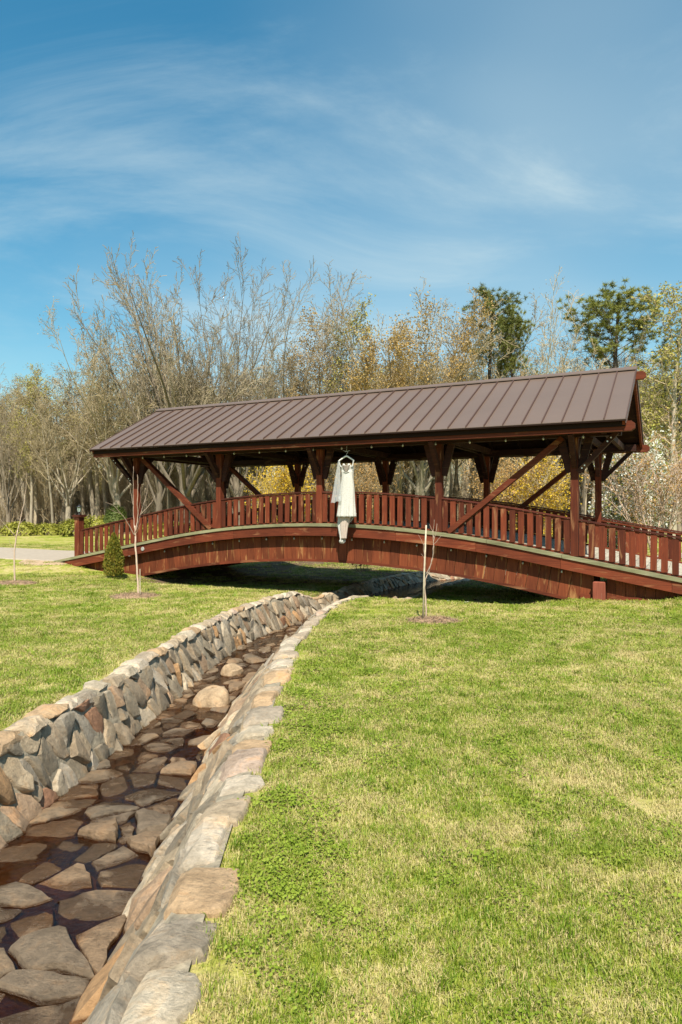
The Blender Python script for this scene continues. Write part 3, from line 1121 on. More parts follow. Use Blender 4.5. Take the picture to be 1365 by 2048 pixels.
# roof frame
EZ = CZ + 1.843; RZ = CZ + 3.372; EW = 2.927; RL, RR = -7.263, 7.296
EB = CZ + 1.613
for sg in (1, -1):
    y = lambda w: -sg * w
    for i, p in enumerate(POSTS):
        z0 = DECK - g_arch(p) + 0.002
        po = MB().box(p - .08, p + .08, min(y(PW), y(PW - .16)), max(y(PW), y(PW - .16)), z0, EB - 0.02).build('post', M_redz, bridge)
        # knee braces out to the eave beam and in to the tie
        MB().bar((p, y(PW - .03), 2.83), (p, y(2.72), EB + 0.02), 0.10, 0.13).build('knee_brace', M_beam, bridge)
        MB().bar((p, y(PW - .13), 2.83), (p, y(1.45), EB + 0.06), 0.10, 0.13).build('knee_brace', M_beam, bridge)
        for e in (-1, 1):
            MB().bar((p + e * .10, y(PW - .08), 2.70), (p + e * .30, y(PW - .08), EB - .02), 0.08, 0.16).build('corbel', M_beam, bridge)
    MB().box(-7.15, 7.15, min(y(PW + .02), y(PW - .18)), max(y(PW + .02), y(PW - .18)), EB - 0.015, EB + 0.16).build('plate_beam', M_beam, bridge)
    # eave beam with rounded nose, standing past the roof at both ends
    m = MB()
    m.box(RL + .02, RR + .10, min(y(2.63), y(2.815)), max(y(2.63), y(2.815)), EB, EZ - 0.035)
    m.hexa([(RR + .10, y(2.63), EB + .012), (RR + .155, y(2.63), EB + .05), (RR + .155, y(2.815), EB + .05), (RR + .10, y(2.815), EB + .012),
            (RR + .10, y(2.63), EZ - .045), (RR + .155, y(2.63), EZ - .085), (RR + .155, y(2.815), EZ - .085), (RR + .10, y(2.815), EZ - .045)])
    m.build('eave_beam', M_redx, bridge)
    MB().box(RL + .01, RR - .01, min(y(2.818), y(2.842)), max(y(2.818), y(2.842)), EB + .085, EZ - .046).build('fascia_trim', M_drip, bridge)
    # long diagonal struts in the end bays
    for e in (-1, 1):
        br = MB().bar((e * 3.42, y(PW + .006 - .06), DECK - g_arch(3.42) + 0.03), (e * 5.98, y(PW + .006 - .06), EB - 0.02), 0.115, 0.175, up=(0, 1, 0))
        br = br.build('diagonal_strut', M_redx, bridge)
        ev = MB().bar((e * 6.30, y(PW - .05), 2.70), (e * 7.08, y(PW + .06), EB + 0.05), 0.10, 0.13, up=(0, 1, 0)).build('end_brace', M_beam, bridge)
        for q in (0.10, 0.17, 0.76, 0.85):
            b = MB(); cx, cz = e * (6.30 + .78 * q), 2.70 + (EB + .05 - 2.70) * q
            yy = y(PW - .05 + .11 * q + .065)
            b.tube([(cx, yy + sg * .012, cz), (cx, yy - sg * .012, cz)], 0.016, 8)
            b.build('bolt', M_bolt, ev)
        for q in (0.94, 0.90):
            b = MB(); cx = e * (3.42 + 2.56 * q); cz = (DECK - g_arch(3.42)) + (EB - DECK + g_arch(3.42)) * q
            b.tube([(cx, y(PW - .01), cz), (cx, y(PW + .024), cz)], 0.016, 8)
            b.build('bolt', M_bolt, br)
    # sheathing and rafters under the metal
    slope = (RZ - EZ) / EW
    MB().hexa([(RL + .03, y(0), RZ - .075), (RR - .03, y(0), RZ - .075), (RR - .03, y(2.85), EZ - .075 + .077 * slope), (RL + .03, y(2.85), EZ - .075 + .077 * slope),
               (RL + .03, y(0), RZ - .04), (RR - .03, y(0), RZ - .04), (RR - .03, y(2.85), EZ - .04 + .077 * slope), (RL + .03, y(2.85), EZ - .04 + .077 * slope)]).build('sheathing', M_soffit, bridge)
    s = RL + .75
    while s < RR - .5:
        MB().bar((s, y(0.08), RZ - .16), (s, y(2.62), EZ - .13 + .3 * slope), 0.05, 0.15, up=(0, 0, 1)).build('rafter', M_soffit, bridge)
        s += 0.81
    for se in (RL + .045, RR - .045):
        MB().bar((se, y(0.02), RZ - .165), (se, y(2.84), EZ - .165 + .087 * slope), 0.055, 0.20).build('barge_board', M_redx, bridge)
    # metal panels and standing seams
    NP = 36
    pw = (RR - RL) / NP
    for i in range(NP):
        a = RL + i * pw; b = a + pw
        dz = rng.uniform(-.0015, .0015)
        MB().hexa([(a, y(.05), RZ - .03 - .05 * slope), (b, y(.05), RZ - .03 - .05 * slope), (b, y(EW), EZ - .012), (a, y(EW), EZ - .012),
                   (a, y(.05), RZ - .012 - .05 * slope + dz), (b, y(.05), RZ - .012 - .05 * slope - dz), (b, y(EW), EZ - dz), (a, y(EW), EZ + dz)]).build('roof_panel', M_metal, bridge)
        if i:
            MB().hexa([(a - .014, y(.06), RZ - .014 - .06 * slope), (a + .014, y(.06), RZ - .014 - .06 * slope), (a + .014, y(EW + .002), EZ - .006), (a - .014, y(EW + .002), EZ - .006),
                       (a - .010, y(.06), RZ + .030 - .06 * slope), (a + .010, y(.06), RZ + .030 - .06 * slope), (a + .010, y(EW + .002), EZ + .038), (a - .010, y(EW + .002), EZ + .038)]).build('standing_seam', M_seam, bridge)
    MB().box(RL - .004, RR + .004, min(y(EW - .012), y(EW + .006)), max(y(EW - .012), y(EW + .006)), EZ - .045, EZ - .013).build('drip_edge', M_drip, bridge)
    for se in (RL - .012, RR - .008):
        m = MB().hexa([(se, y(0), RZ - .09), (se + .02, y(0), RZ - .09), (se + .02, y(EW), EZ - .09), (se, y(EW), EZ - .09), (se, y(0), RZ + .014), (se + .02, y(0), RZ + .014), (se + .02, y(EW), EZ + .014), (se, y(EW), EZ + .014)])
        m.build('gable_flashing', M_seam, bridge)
# ridge cap, ridge beam, ties
m = MB()
for sg in (1, -1):
    sl = (RZ - EZ) / EW
    m.hexa([(RL - .015, 0, RZ + .030), (RR + .015, 0, RZ + .030), (RR + .015, -sg * .14, RZ + .022 - .14 * sl), (RL - .015, -sg * .14, RZ + .022 - .14 * sl),
            (RL - .015, 0, RZ + .052), (RR + .015, 0, RZ + .052), (RR + .015, -sg * .14, RZ + .042 - .14 * sl), (RL - .015, -sg * .14, RZ + .042 - .14 * sl)])
m.build('ridge_cap', M_metal, bridge)
m = MB().box(RL + .02, RR + .16, -.07, .07, RZ - .27, RZ - .085)
m.hexa([(RR + .16, -.07, RZ - .255), (RR + .21, -.07, RZ - .22), (RR + .21, .07, RZ - .22), (RR + .16, .07, RZ - .255), (RR + .16, -.07, RZ - .10), (RR + .21, -.07, RZ - .135), (RR + .21, .07, RZ - .135), (RR + .16, .07, RZ - .10)])
m.build('ridge_beam', M_redx, bridge)
for p in POSTS:
    for e in (-.115, .115):
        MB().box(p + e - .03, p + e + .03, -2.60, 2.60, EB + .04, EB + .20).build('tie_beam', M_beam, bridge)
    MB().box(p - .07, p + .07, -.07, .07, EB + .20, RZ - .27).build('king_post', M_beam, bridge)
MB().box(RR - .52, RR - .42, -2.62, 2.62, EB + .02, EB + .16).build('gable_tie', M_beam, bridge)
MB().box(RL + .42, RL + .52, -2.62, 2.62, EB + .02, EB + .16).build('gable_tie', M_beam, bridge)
# foot block and kick board beside the right-hand skirt
m = MB().box(6.60, 6.845, -PW - .06, -PW + .14, -0.06, 0.37)
m.hexa([(6.60, -PW - .06, .37), (6.845, -PW - .06, .37), (6.845, -PW + .14, .37), (6.60, -PW + .14, .37), (6.62, -PW - .04, .39), (6.825, -PW - .04, .39), (6.825, -PW + .12, .39), (6.62, -PW + .12, .39)])
m.build('foot_block', wood_mat('worn_block_wood', (0.20, 0.05, 0.028), (0.30, 0.085, 0.05), (0.55, 0.40, 0.30), 2, 0.6), bridge)
MB().box(6.33, 6.56, -PW + .06, -PW + .10, -0.05, 0.10).build('kick_board', M_redx, bridge)
MB().box(6.18, 6.60, -PW + .115, -PW + .15, -0.05, SK_T - g_arch(6.4)).build('skirt_plank', M_skirt, bridge)


def bpt(s, w, z):
    return (BC[0] + s * UX + w * VX, BC[1] + s * UY + w * VY, z)


# ------------------------------------------------------------------ string lights
def string_lights(label, pts, droop=0.05, size=1.0):
    root = tag(empty('string_lights', pts[0]), label, 'string lights')
    base = Vector(pts[0])
    cord = []
    for a, b in zip(pts[:-1], pts[1:]):
        a = Vector(a); b = Vector(b)
        for k in range(6):
            t = k / 6
            cord.append(a.lerp(b, t) + Vector((0, 0, -4 * droop * t * (1 - t))) - base)
    cord.append(Vector(pts[-1]) - base)
    MB().tube(cord, 0.006, 5).build('cord', M_cord, root)
    for p in pts:
        q = Vector(p) - base
        sk = MB().lathe([(0.010, 0.0), (0.013, -0.008), (0.015, -0.045), (0.013, -0.05)], 10).build('socket', M_cord, root, q, True)
        MB().lathe([(0.009, -0.048), (0.016, -0.058), (0.022, -0.075), (0.022, -0.086), (0.016, -0.100), (0.005, -0.107)], 12).build('bulb', M_bulb, sk, None, True)
    return root


ss = [-6.35 + 0.80 * k for k in range(17)]
string_lights('string of pale bulbs hanging under the near eave of the bridge roof', [bpt(s, 2.58, EB + 0.015) for s in ss], 0.02)
string_lights('string of pale bulbs under the far eave, seen between the posts', [bpt(s + .3, -2.05, EB - 0.02) for s in ss[:-1]], 0.02)
ss = [-5.15, -4.25, -3.42, -2.52, -1.64, -0.78, 0.05, 0.90, 1.78, 2.62, 3.47, 4.30, 5.12, 5.95]
string_lights('string of small clear bulbs along the red skirt below the deck', [bpt(s, PW - .075, CZ - 0.60 - g_arch(s)) for s in ss], 0.02)

# flood light on the skirt
fl = tag(empty('flood_light', bpt(-5.83, PW - .10, 0.70), -TH), 'small grey flood light fixed low on the skirt by the young tree', 'light fixture')
MB().box(-.03, .03, -.045, .02, -.03, .03).build('bracket', M_grey, fl)
m = MB().tube([(0, -.03, .02), (0, -.10, .06), (0, -.20, .07)], [0.035, 0.05, 0.062], 12); m.build('housing', M_grey, fl, None, True)
m = MB().tube([(0, -.202, .07), (0, -.208, .07)], 0.054, 12); m.build('lens', M_grey, fl)

# lantern on the end post
lz = CZ - 0.083
lan = tag(empty('post_lantern', bpt(-8.63, PW - .10, lz), -TH), 'small black lantern with glass panes on the left end post', 'lantern')
MB().lathe([(0.055, 0), (0.055, 0.012), (0.025, 0.025), (0.018, 0.06), (0.05, 0.075), (0.052, 0.085)], 12).build('base', M_black, lan, None, True)
for a in range(6):
    x, y_ = .058 * math.cos(a * math.pi / 3), .058 * math.sin(a * math.pi / 3)
    MB().bar((x * .82, y_ * .82, .083), (x * 1.25, y_ * 1.25, .235), .008, .008).build('bar', M_black, lan)
    x2, y2 = .058 * math.cos((a + 1) * math.pi / 3), .058 * math.sin((a + 1) * math.pi / 3)
    p = MB(); p.v = [(x * .80, y_ * .80, .087), (x2 * .80, y2 * .80, .087), (x2 * 1.20, y2 * 1.20, .232), (x * 1.20, y_ * 1.20, .232),
                     (x * .77, y_ * .77, .087), (x2 * .77, y2 * .77, .087), (x2 * 1.17, y2 * 1.17, .232), (x * 1.17, y_ * 1.17, .232)]
    p.f = [(0, 1, 2, 3), (7, 6, 5, 4), (0, 4, 5, 1), (1, 5, 6, 2), (2, 6, 7, 3), (3, 7, 4, 0)]
    p.build('pane', M_glassL, lan)
MB().lathe([(0.085, 0.233), (0.088, 0.242), (0.055, 0.275), (0.02, 0.292), (0.010, 0.30), (0.014, 0.315), (0.004, 0.328)], 12).build('roof', M_black, lan, None, True)

# ------------------------------------------------------------------ wedding dress on its hanger, hung from the eave
DS, DW = 0.98, 2.58
dloc = bpt(DS, DW, 0)
DROT = -0.30                                   # front faces the lawn
HZ = 3.10                                      # shoulders of the hanger


def lace_mat(name, c1, c2, alpha=1.0, scale=60):
    m, n, l, b = new_mat(name)
    tco = n.new('ShaderNodeTexCoord')
    vo = n.new('ShaderNodeTexVoronoi'); vo.inputs['Scale'].default_value = scale
    z = noise(n, l, tco.outputs['Object'], scale * .8, 4, 0.6, 1.0)
    l.new(tco.outputs['Object'], vo.inputs['Vector'])
    ad = n.new('ShaderNodeMath'); ad.operation = 'MULTIPLY'
    l.new(vo.outputs['Distance'], ad.inputs[0]); l.new(z.outputs['Fac'], ad.inputs[1])
    l.new(ramp(n, l, ad.outputs[0], [(0.12, c1), (0.30, c2)]).outputs[0], b.inputs['Base Color'])
    b.inputs['Roughness'].default_value = 0.8
    b.inputs['Alpha'].default_value = alpha
    bump(n, l, ad.outputs[0], 0.5, 0.004, b)
    return m


M_lace = lace_mat('ivory_lace', (0.58, 0.565, 0.52), (0.46, 0.445, 0.40))
M_cup = lace_mat('beige_lined_lace', (0.33, 0.28, 0.235), (0.22, 0.18, 0.145), 1.0, 40)
M_lining = lace_mat('blush_lining', (0.52, 0.42, 0.36), (0.46, 0.37, 0.31))
M_veil = lace_mat('sheer_veil_tulle', (0.56, 0.58, 0.57), (0.50, 0.52, 0.515), 0.5)
M_sheer = lace_mat('sheer_lace_edge', (0.52, 0.53, 0.50), (0.42, 0.42, 0.39), 0.85, 50)

hang = tag(empty('clothes_hanger', (dloc[0], dloc[1], HZ), DROT), 'white wooden hanger tied under the bridge eave', 'hanger')
MB().tube([(-.20, 0, -.015), (-.185, 0, .0), (-.10, 0, .055), (-.03, 0, .10), (0, 0, .108), (.03, 0, .10), (.10, 0, .055), (.185, 0, .0), (.20, 0, -.015)],
          [.013, .017, .018, .019, .021, .019, .018, .017, .013], 10).build('arms', M_white, hang, None, True)
hk = [(0, 0, .11), (0, 0, .165)] + [(.03 * math.sin(a) , 0, .195 - .03 * math.cos(a)) for a in np.linspace(0.2, 4.2, 9)]
MB().tube(hk, 0.005, 6).build('hook', M_bolt, hang, None, True)
MB().tube([(-.09, 0, .245), (0, 0, .222), (.09, 0, .24)], 0.0035, 5).build('tie', M_white, hang)
MB().tube([(0, 0, .222), (.005, 0.03, .36), (0, .03, .40)], 0.003, 5).build('cord', M_white, hang)

dress = tag(empty('wedding_dress', (dloc[0], dloc[1], HZ), DROT), 'long ivory lace wedding gown with train hanging in front of the bridge', 'dress')


def gown(prof, folds, name, mat, a0=0.0, a1=2 * math.pi, n=56, close=True, hem=0.0, seed=1):
    """rows of (z, half width, half depth, x offset, y offset, fold amplitude)"""
    g = np.random.default_rng(seed)
    ph = g.uniform(0, 6.28, 4)
    m = MB()
    rows = []
    zs = [p[0] for p in prof]
    N = 30
    for j in range(N + 1):
        z = zs[0] + (zs[-1] - zs[0]) * j / N
        vals = [np.interp(-z, [-q for q in zs], [p[k] for p in prof]) for k in range(1, 6)]
        rows.append((z, *vals))
    for j, (z, hw, hd, xo, yo, fa) in enumerate(rows):
        for k in range(n + (0 if close else 1)):
            a = a0 + (a1 - a0) * k / n
            f = 1 + fa * (math.sin(folds * a + ph[0]) + 0.5 * math.sin((folds * 1.7) * a + ph[1] + z * 2))
            zz_ = z
            if j == N: zz_ = z + hem * math.sin(23 * a) + hem * .7 * math.sin(9 * a + 1)
            m.v.append((xo + hw * f * math.cos(a), yo + hd * f * math.sin(a), zz_))
    w = n if close else n + 1
    for j in range(N):
        for k in range(n):
            k2 = (k + 1) % w
            m.f.append((j*w+k, j*w+k2, (j+1)*w+k2, (j+1)*w+k))
    o = m.build(name, mat, dress, None, True)
    sm = o.modifiers.new('thickness', 'SOLIDIFY'); sm.thickness = 0.004
    return o


# skirt and body of the gown, waist to hem
gown([(-0.24, .148, .075, .02, .0, .0), (-0.34, .140, .078, .022, 0, .01), (-0.46, .148, .085, .022, 0, .012), (-0.64, .172, .09, .018, 0, .018),
      (-0.85, .190, .098, .010, 0, .03), (-1.02, .195, .105, .004, 0, .06), (-1.20, .205, .118, -.002, 0, .10), (-1.37, .220, .130, -.006, 0, .12)],
     9, 'skirt', M_lace, hem=.014, seed=3)
# bodice with a sweetheart neckline
m = MB()
N, K = 14, 48
for j in range(N + 1):
    t = j / N
    for k in range(K):
        a = 2 * math.pi * k / K
        c, s_ = math.cos(a), math.sin(a)
        front = max(0, -s_)
        top = -0.145 + 0.075 * front * math.exp(-((abs(c) - .45) / .28) ** 2) + .01 * abs(c)
        z = top * (1 - t) + (-0.25) * t
        cup = 0.045 * front * math.exp(-((abs(c) - .45) / .26) ** 2) * math.exp(-((t - .35) / .3) ** 2)
        m.v.append((.02 + (.152 + .0 * t) * c, (.072 + cup) * s_, z))
for j in range(N):
    for k in range(K):
        k2 = (k + 1) % K
        m.f.append((j*K+k, j*K+k2, (j+1)*K+k2, (j+1)*K+k))
o = m.build('bodice', M_lace, dress, None, True)
o.modifiers.new('thickness', 'SOLIDIFY').thickness = 0.004
m = MB()                                             # sheer beige panel between the cups, down to the waist
for j in range(9):
    t = j / 8
    for k in range(9):
        u = (k / 8 - .5) * 2
        hw = .10 * (1 - t * .75)
        z = -0.125 - .15 * t + (.02 * abs(u) if t < .3 else 0)
        m.v.append((.02 + hw * u, -.094 - .022 * (1 - t) * (1 - u * u) , z))
for j in range(8):
    for k in range(8): m.f.append((j*9+k, j*9+k+1, (j+1)*9+k+1, (j+1)*9+k))
o = m.build('bodice_panel', M_cup, dress, None, True); o.modifiers.new('thickness', 'SOLIDIFY').thickness = 0.004
MB().tube([(.02 + .07 * u, -.10 + .02 * u * u, -.272 - .018 * (1 - u * u)) for u in np.linspace(-1, 1, 9)], 0.008, 6).build('waist_trim', M_lace, dress, None, True)
for e in (-1, 1):                                    # lace shoulder straps from the hanger ends
    m = MB()
    for j in range(10):
        t = j / 9
        xc = e * (.186 - .048 * t ** 1.3) + .02 * t; hw = .008 + .014 * t
        for k, u in enumerate((-1, 0, 1)):
            m.v.append((xc + hw * u, -.022 - .045 * t - .012 * (1 - u * u), -.0 - .165 * t + .01 * u * e))
    for j in range(9):
        for k in range(2): m.f.append((j*3+k, j*3+k+1, (j+1)*3+k+1, (j+1)*3+k))
    o = m.build('strap', M_sheer, dress, None, True); o.modifiers.new('thickness', 'SOLIDIFY').thickness = 0.006
# blush lining and the train behind, falling below the hem
gown([(-1.10, .13, .06, -.0, .0, .05), (-1.36, .13, .06, -.02, .0, .09), (-1.60, .085, .05, -.055, .0, .12), (-1.80, .06, .04, -.06, .0, .14), (-1.90, .055, .035, -.065, .0, .16)],
     5, 'lining', M_lining, hem=.01, seed=8)
m = MB()
N, K = 18, 20
for j in range(N + 1):
    t = j / N
    z = -1.28 - .72 * t
    xl = -.245 + .16 * max(0, t - .35) ** 1.2; xr = .10 - .16 * t
    if t < .3: xr = .235 - .45 * t
    for k in range(K + 1):
        u = k / K
        m.v.append((xl + (xr - xl) * u, .085 - .10 * t * (1 - u) + .022 * math.sin(u * 17 + t * 2) * (0.5 + t), z + .014 * math.sin(u * 31) + .05 * u * t))
for j in range(N):
    for k in range(K): m.f.append((j*(K+1)+k, j*(K+1)+k+1, (j+1)*(K+1)+k+1, (j+1)*(K+1)+k))
o = m.build('train', M_lace, dress, None, True); o.modifiers.new('thickness', 'SOLIDIFY').thickness = 0.004
m = MB()                                             # bunched lace end of the train
for j in range(7):
    t = j / 6
    for k in range(20):
        a = 2 * math.pi * k / 20
        r = (.035 + .035 * math.sin(t * math.pi)) * (1 + .22 * math.sin(5 * a + t * 4))
        m.v.append((-.115 + r * math.cos(a) - .01 * t, .05 + r * .7 * math.sin(a), -1.90 - .12 * t))
for j in range(6):
    for k in range(20): m.f.append((j*20+k, j*20+(k+1) % 20, (j+1)*20+(k+1) % 20, (j+1)*20+k))
m.build('train_end', M_lace, dress, None, True).modifiers.new('thickness', 'SOLIDIFY').thickness = 0.004

veil = tag(empty('bridal_veil', (dloc[0], dloc[1], HZ), DROT), 'sheer white veil draped down the left side of the gown', 'veil')
m = MB()
N, K = 22, 22
for j in range(N + 1):
    t = j / N
    z = -.02 - 1.02 * t
    xl = -.20 - .16 * t ** 0.9; xr = -.15 + .06 * t
    for k in range(K + 1):
        u = k / K
        zz_ = z + (0.06 * u if t > .9 else 0) + .012 * math.sin(u * 13)
        m.v.append((xl + (xr - xl) * u, -.055 - .085 * t + .014 * math.sin(u * 15 + t * 3) * (0.3 + t) + .05 * (u - .5) ** 2, zz_))
for j in range(N):
    for k in range(K): m.f.append((j*(K+1)+k, j*(K+1)+k+1, (j+1)*(K+1)+k+1, (j+1)*(K+1)+k))
m.build('tulle', M_veil, veil, None, True)
m = MB()
for j in range(13):
    t = j / 12
    for k in range(5):
        u = k / 4
        m.v.append((.195 - .02 * u - .012 * t, -.03 + .03 * math.sin(u * 5) + .02 * t, -.01 - .42 * t))
for j in range(12):
    for k in range(4): m.f.append((j*5+k, j*5+k+1, (j+1)*5+k+1, (j+1)*5+k))
m.build('side_fall', M_veil, veil, None, True)
# ------------------------------------------------------------------ trees
def norm(v):
    return v / (np.linalg.norm(v) + 1e-9)


def perp(d, g):
    v = g.normal(0, 1, 3)
    v -= d * v.dot(d)
    return norm(v)


class Tree:
    """tapered limbs by recursion; wood of the low levels and of the crown kept apart; tips remembered for leaves"""

    def __init__(s, seed):
        s.g = np.random.default_rng(seed)
        s.V = [[], []]; s.F = [[], []]; s.nv = [0, 0]
        s.tips = []

    def tube(s, P, Rd, n, cls):
        P = np.asarray(P); m = len(P)
        d = np.gradient(P, axis=0)
        d /= np.linalg.norm(d, axis=1)[:, None] + 1e-9
        ref = np.array([0.37, 0.81, 0.45]) if abs(d[0].dot([0.37, 0.81, 0.45])) < .93 else np.array([1.0, 0, 0])
        x = np.cross(d, ref); x /= np.linalg.norm(x, axis=1)[:, None] + 1e-9
        y = np.cross(d, x)
        a = np.arange(n) * 2 * math.pi / n
        ring = P[:, None, :] + np.asarray(Rd)[:, None, None] * (np.cos(a)[None, :, None] * x[:, None, :] + np.sin(a)[None, :, None] * y[:, None, :])
        b = s.nv[cls]
        s.V[cls].append(ring.reshape(-1, 3))
        i = (np.arange(m-1)[:, None] * n + np.arange(n)[None, :]).ravel()
        j = (np.arange(m-1)[:, None] * n + (np.arange(n)[None, :] + 1) % n).ravel()
        s.F[cls].append(np.stack([i, j, j + n, i + n], 1) + b)
        s.nv[cls] += m * n

    def branch(s, p, d, L, r, lv, cfg):
        g = s.g
        nseg = cfg['seg'][lv]
        P = [np.array(p, float)]
        d = norm(np.array(d, float))
        dirs = [d]
        for k in range(nseg):
            d = norm(d + g.normal(0, cfg['wob'][lv], 3) + np.array([0, 0, cfg['trop'][lv]]))
            P.append(P[-1] + d * L / nseg)
            dirs.append(d)
        tp = np.linspace(0, 1, nseg + 1)
        Rd = np.maximum(r * (1 - tp * cfg['taper'][lv]), cfg['rmin'])
        if lv == 0: Rd[0] *= 1.35
        s.tube(P, Rd, cfg['sides'][lv], 0 if lv < cfg['trunk_lv'] else 1)
        P = np.array(P)
        last = len(cfg['n'])
        if lv >= last:
            s.tips.append((P[-1], d)); s.tips.append((P[len(P)//2], d))
            return
        nch = cfg['n'][lv]
        az = g.uniform(0, 6.28)
        for k in range(nch):
            f = cfg['start'][lv] + (1 - cfg['start'][lv]) * (k + g.uniform(.1, .9)) / nch
            x = f * nseg; i = min(int(x), nseg - 1); q = x - i
            pp = P[i] * (1 - q) + P[i+1] * q
            dd = dirs[i+1]
            az += 2.4 + g.normal(0, .5)
            u = perp(dd, g) if lv else np.array([math.cos(az), math.sin(az), 0])
            an = R(g.uniform(*cfg['ang'][lv]))
            nd = norm(dd * math.cos(an) + u * math.sin(an))
            LL = cfg['len'][lv] * L * g.uniform(.7, 1.2) * (1 - cfg['short'][lv] * f)
            if lv == 0 and cfg.get('round'): LL *= .35 + .95 * math.sin(math.pi * (.12 + .78 * (f - cfg['start'][0]) / (1 - cfg['start'][0])))
            rr = min(r * (1 - f * cfg['taper'][lv]) * cfg['rat'][lv], r * .75)
            s.branch(pp, nd, LL, max(rr, cfg['rmin']), lv + 1, cfg)

    def meshes(s):
        out = []
        for c in (0, 1):
            if s.V[c]:
                me = mesh_np('trunk' if c == 0 else 'branches', np.concatenate(s.V[c]), np.concatenate(s.F[c]).astype(np.int32))
                me.shade_smooth(); out.append(me)
            else: out.append(None)
        return out


def quads(C, size, g, flat=0.0, aspect=1.6):
    """small leaf faces at points C"""
    n = len(C)
    nrm = g.normal(0, 1, (n, 3)); nrm[:, 2] += flat
    nrm /= np.linalg.norm(nrm, axis=1)[:, None]
    a = np.cross(nrm, g.normal(0, 1, (n, 3))); a /= np.linalg.norm(a, axis=1)[:, None] + 1e-9
    b = np.cross(nrm, a)
    sz = size * g.uniform(.6, 1.35, (n, 1))
    a = a * sz * aspect * .5; b = b * sz * .5
    V = np.stack([C - a, C - b * .9 + a * .1, C + a, C + b * .9 + a * .1], 1).reshape(-1, 3)
    return V, np.arange(n * 4, dtype=np.int32).reshape(n, 4)


def leaf_mesh(name, C, size, seed, **k):
    V, F = quads(np.asarray(C), size, np.random.default_rng(seed), **k)
    return mesh_np(name, V, F)


EDGE = dict(seg=[5, 10, 6, 4, 2], wob=[.04, .045, .08, .13, .2], trop=[.02, .014, .03, .03, .03], taper=[.35, .90, .8, .7, .5], rmin=.0125,
            sides=[9, 6, 4, 3, 3], trunk_lv=2, n=[12, 11, 7, 5], start=[.40, .22, .15, .15], ang=[(8, 46), (15, 38), (20, 48), (25, 60)],
            len=[2.9, .36, .46, .42], short=[0, .40, .35, .3], rat=[.40, .45, .5, .5])
SLIM = dict(seg=[12, 6, 5, 3, 2], wob=[.035, .10, .14, .18, .2], trop=[.03, .10, .06, .04, .03], taper=[.93, .8, .8, .7, .5], rmin=.010,
            sides=[8, 5, 4, 3, 3], trunk_lv=1, n=[20, 6, 6, 5], start=[.32, .2, .2, .15], ang=[(28, 58), (25, 55), (25, 55), (25, 60)],
            len=[.32, .5, .5, .45], short=[.55, .4, .4, .3], rat=[.42, .5, .5, .5])
PINE = dict(seg=[12, 6, 4], wob=[.02, .12, .2], trop=[.03, .05, .06], taper=[.7, .75, .6], rmin=.012,
            sides=[9, 5, 4], trunk_lv=1, n=[22, 8], start=[.48, .3], ang=[(45, 80), (25, 60)],
            len=[.22, .42], short=[.45, .2], rat=[.3, .5])


def cfg(base, **k):
    c = dict(base); c.update(k); return c


class Kind:
    """one tree shape shared by its copies: list of (part name, mesh, material)"""

    def __init__(s, seed, base, H, r, trunkL, bark, twig, leaves=None, pine=None):
        T = Tree(seed)
        T.branch((0, 0, -0.15), (0, 0, 1), trunkL, r, 0, base)
        a, b = T.meshes()
        allv = np.concatenate([np.concatenate(v) for v in T.V if v])
        k = H / np.percentile(allv[:, 2], 99.9)
        s.parts = []
        for me, nm, mt in ((a, 'trunk', bark), (b, 'crown', twig)):
            if me is None: continue
            co = np.empty(len(me.vertices) * 3, np.float32); me.vertices.foreach_get('co', co)
            me.vertices.foreach_set('co', co * k); me.update()
            me.materials.append(mt); s.parts.append((nm, me))
        g = np.random.default_rng(seed + 5)
        tips = np.array([t[0] for t in T.tips]) * k
        if leaves:
            per, size, mt, jit, zmin = leaves
            C = np.repeat(tips, per, 0) + g.normal(0, jit, (len(tips) * per, 3))
            C = C[C[:, 2] > zmin * H]
            me = leaf_mesh('foliage', C, size, seed + 9); me.materials.append(mt)
            s.parts.append(('foliage', me))
        if pine:
            per, rad, mt, lo = pine
            tp = tips[tips[:, 2] > lo * H]
            V = []
            for t in tp:
                c = t + g.normal(0, .12, 3)
                dirs = g.normal(0, 1, (per, 3)); dirs[:, 2] = dirs[:, 2] * .7 + .45
                dirs /= np.linalg.norm(dirs, axis=1)[:, None]
                L = rad * g.uniform(.55, 1.1, (per, 1))
                w = np.cross(dirs, g.normal(0, 1, (per, 3))); w /= np.linalg.norm(w, axis=1)[:, None]
                V.append(np.stack([c + dirs * .04 - w * .022, c + dirs * .04 + w * .022, c + dirs * L], 1).reshape(-1, 3))
            V = np.concatenate(V)
            me = mesh_np('needles', V, np.arange(len(V), dtype=np.int32).reshape(-1, 3)); me.materials.append(mt)
            s.parts.append(('needles', me))

    def place(s, name, x, y, rz, sc, label, cat, group=None, lean=(0, 0), z=None):
        root = empty(name, (x, y, float(lawn_z(x, y)) if z is None else z), rz)
        root.rotation_euler = (lean[0], lean[1], rz)
        root.scale = sc if hasattr(sc, '__len__') else (sc, sc, sc)
        for nm, me in s.parts: link(nm, me, None, root)
        return tag(root, label, cat, group)


def px(x, D):
    return (x - 682.5) / 1368.0 * D


def topz(y, D, gz=.4):
    return (1024 - y) / 1368.0 * D + 1.85 - gz


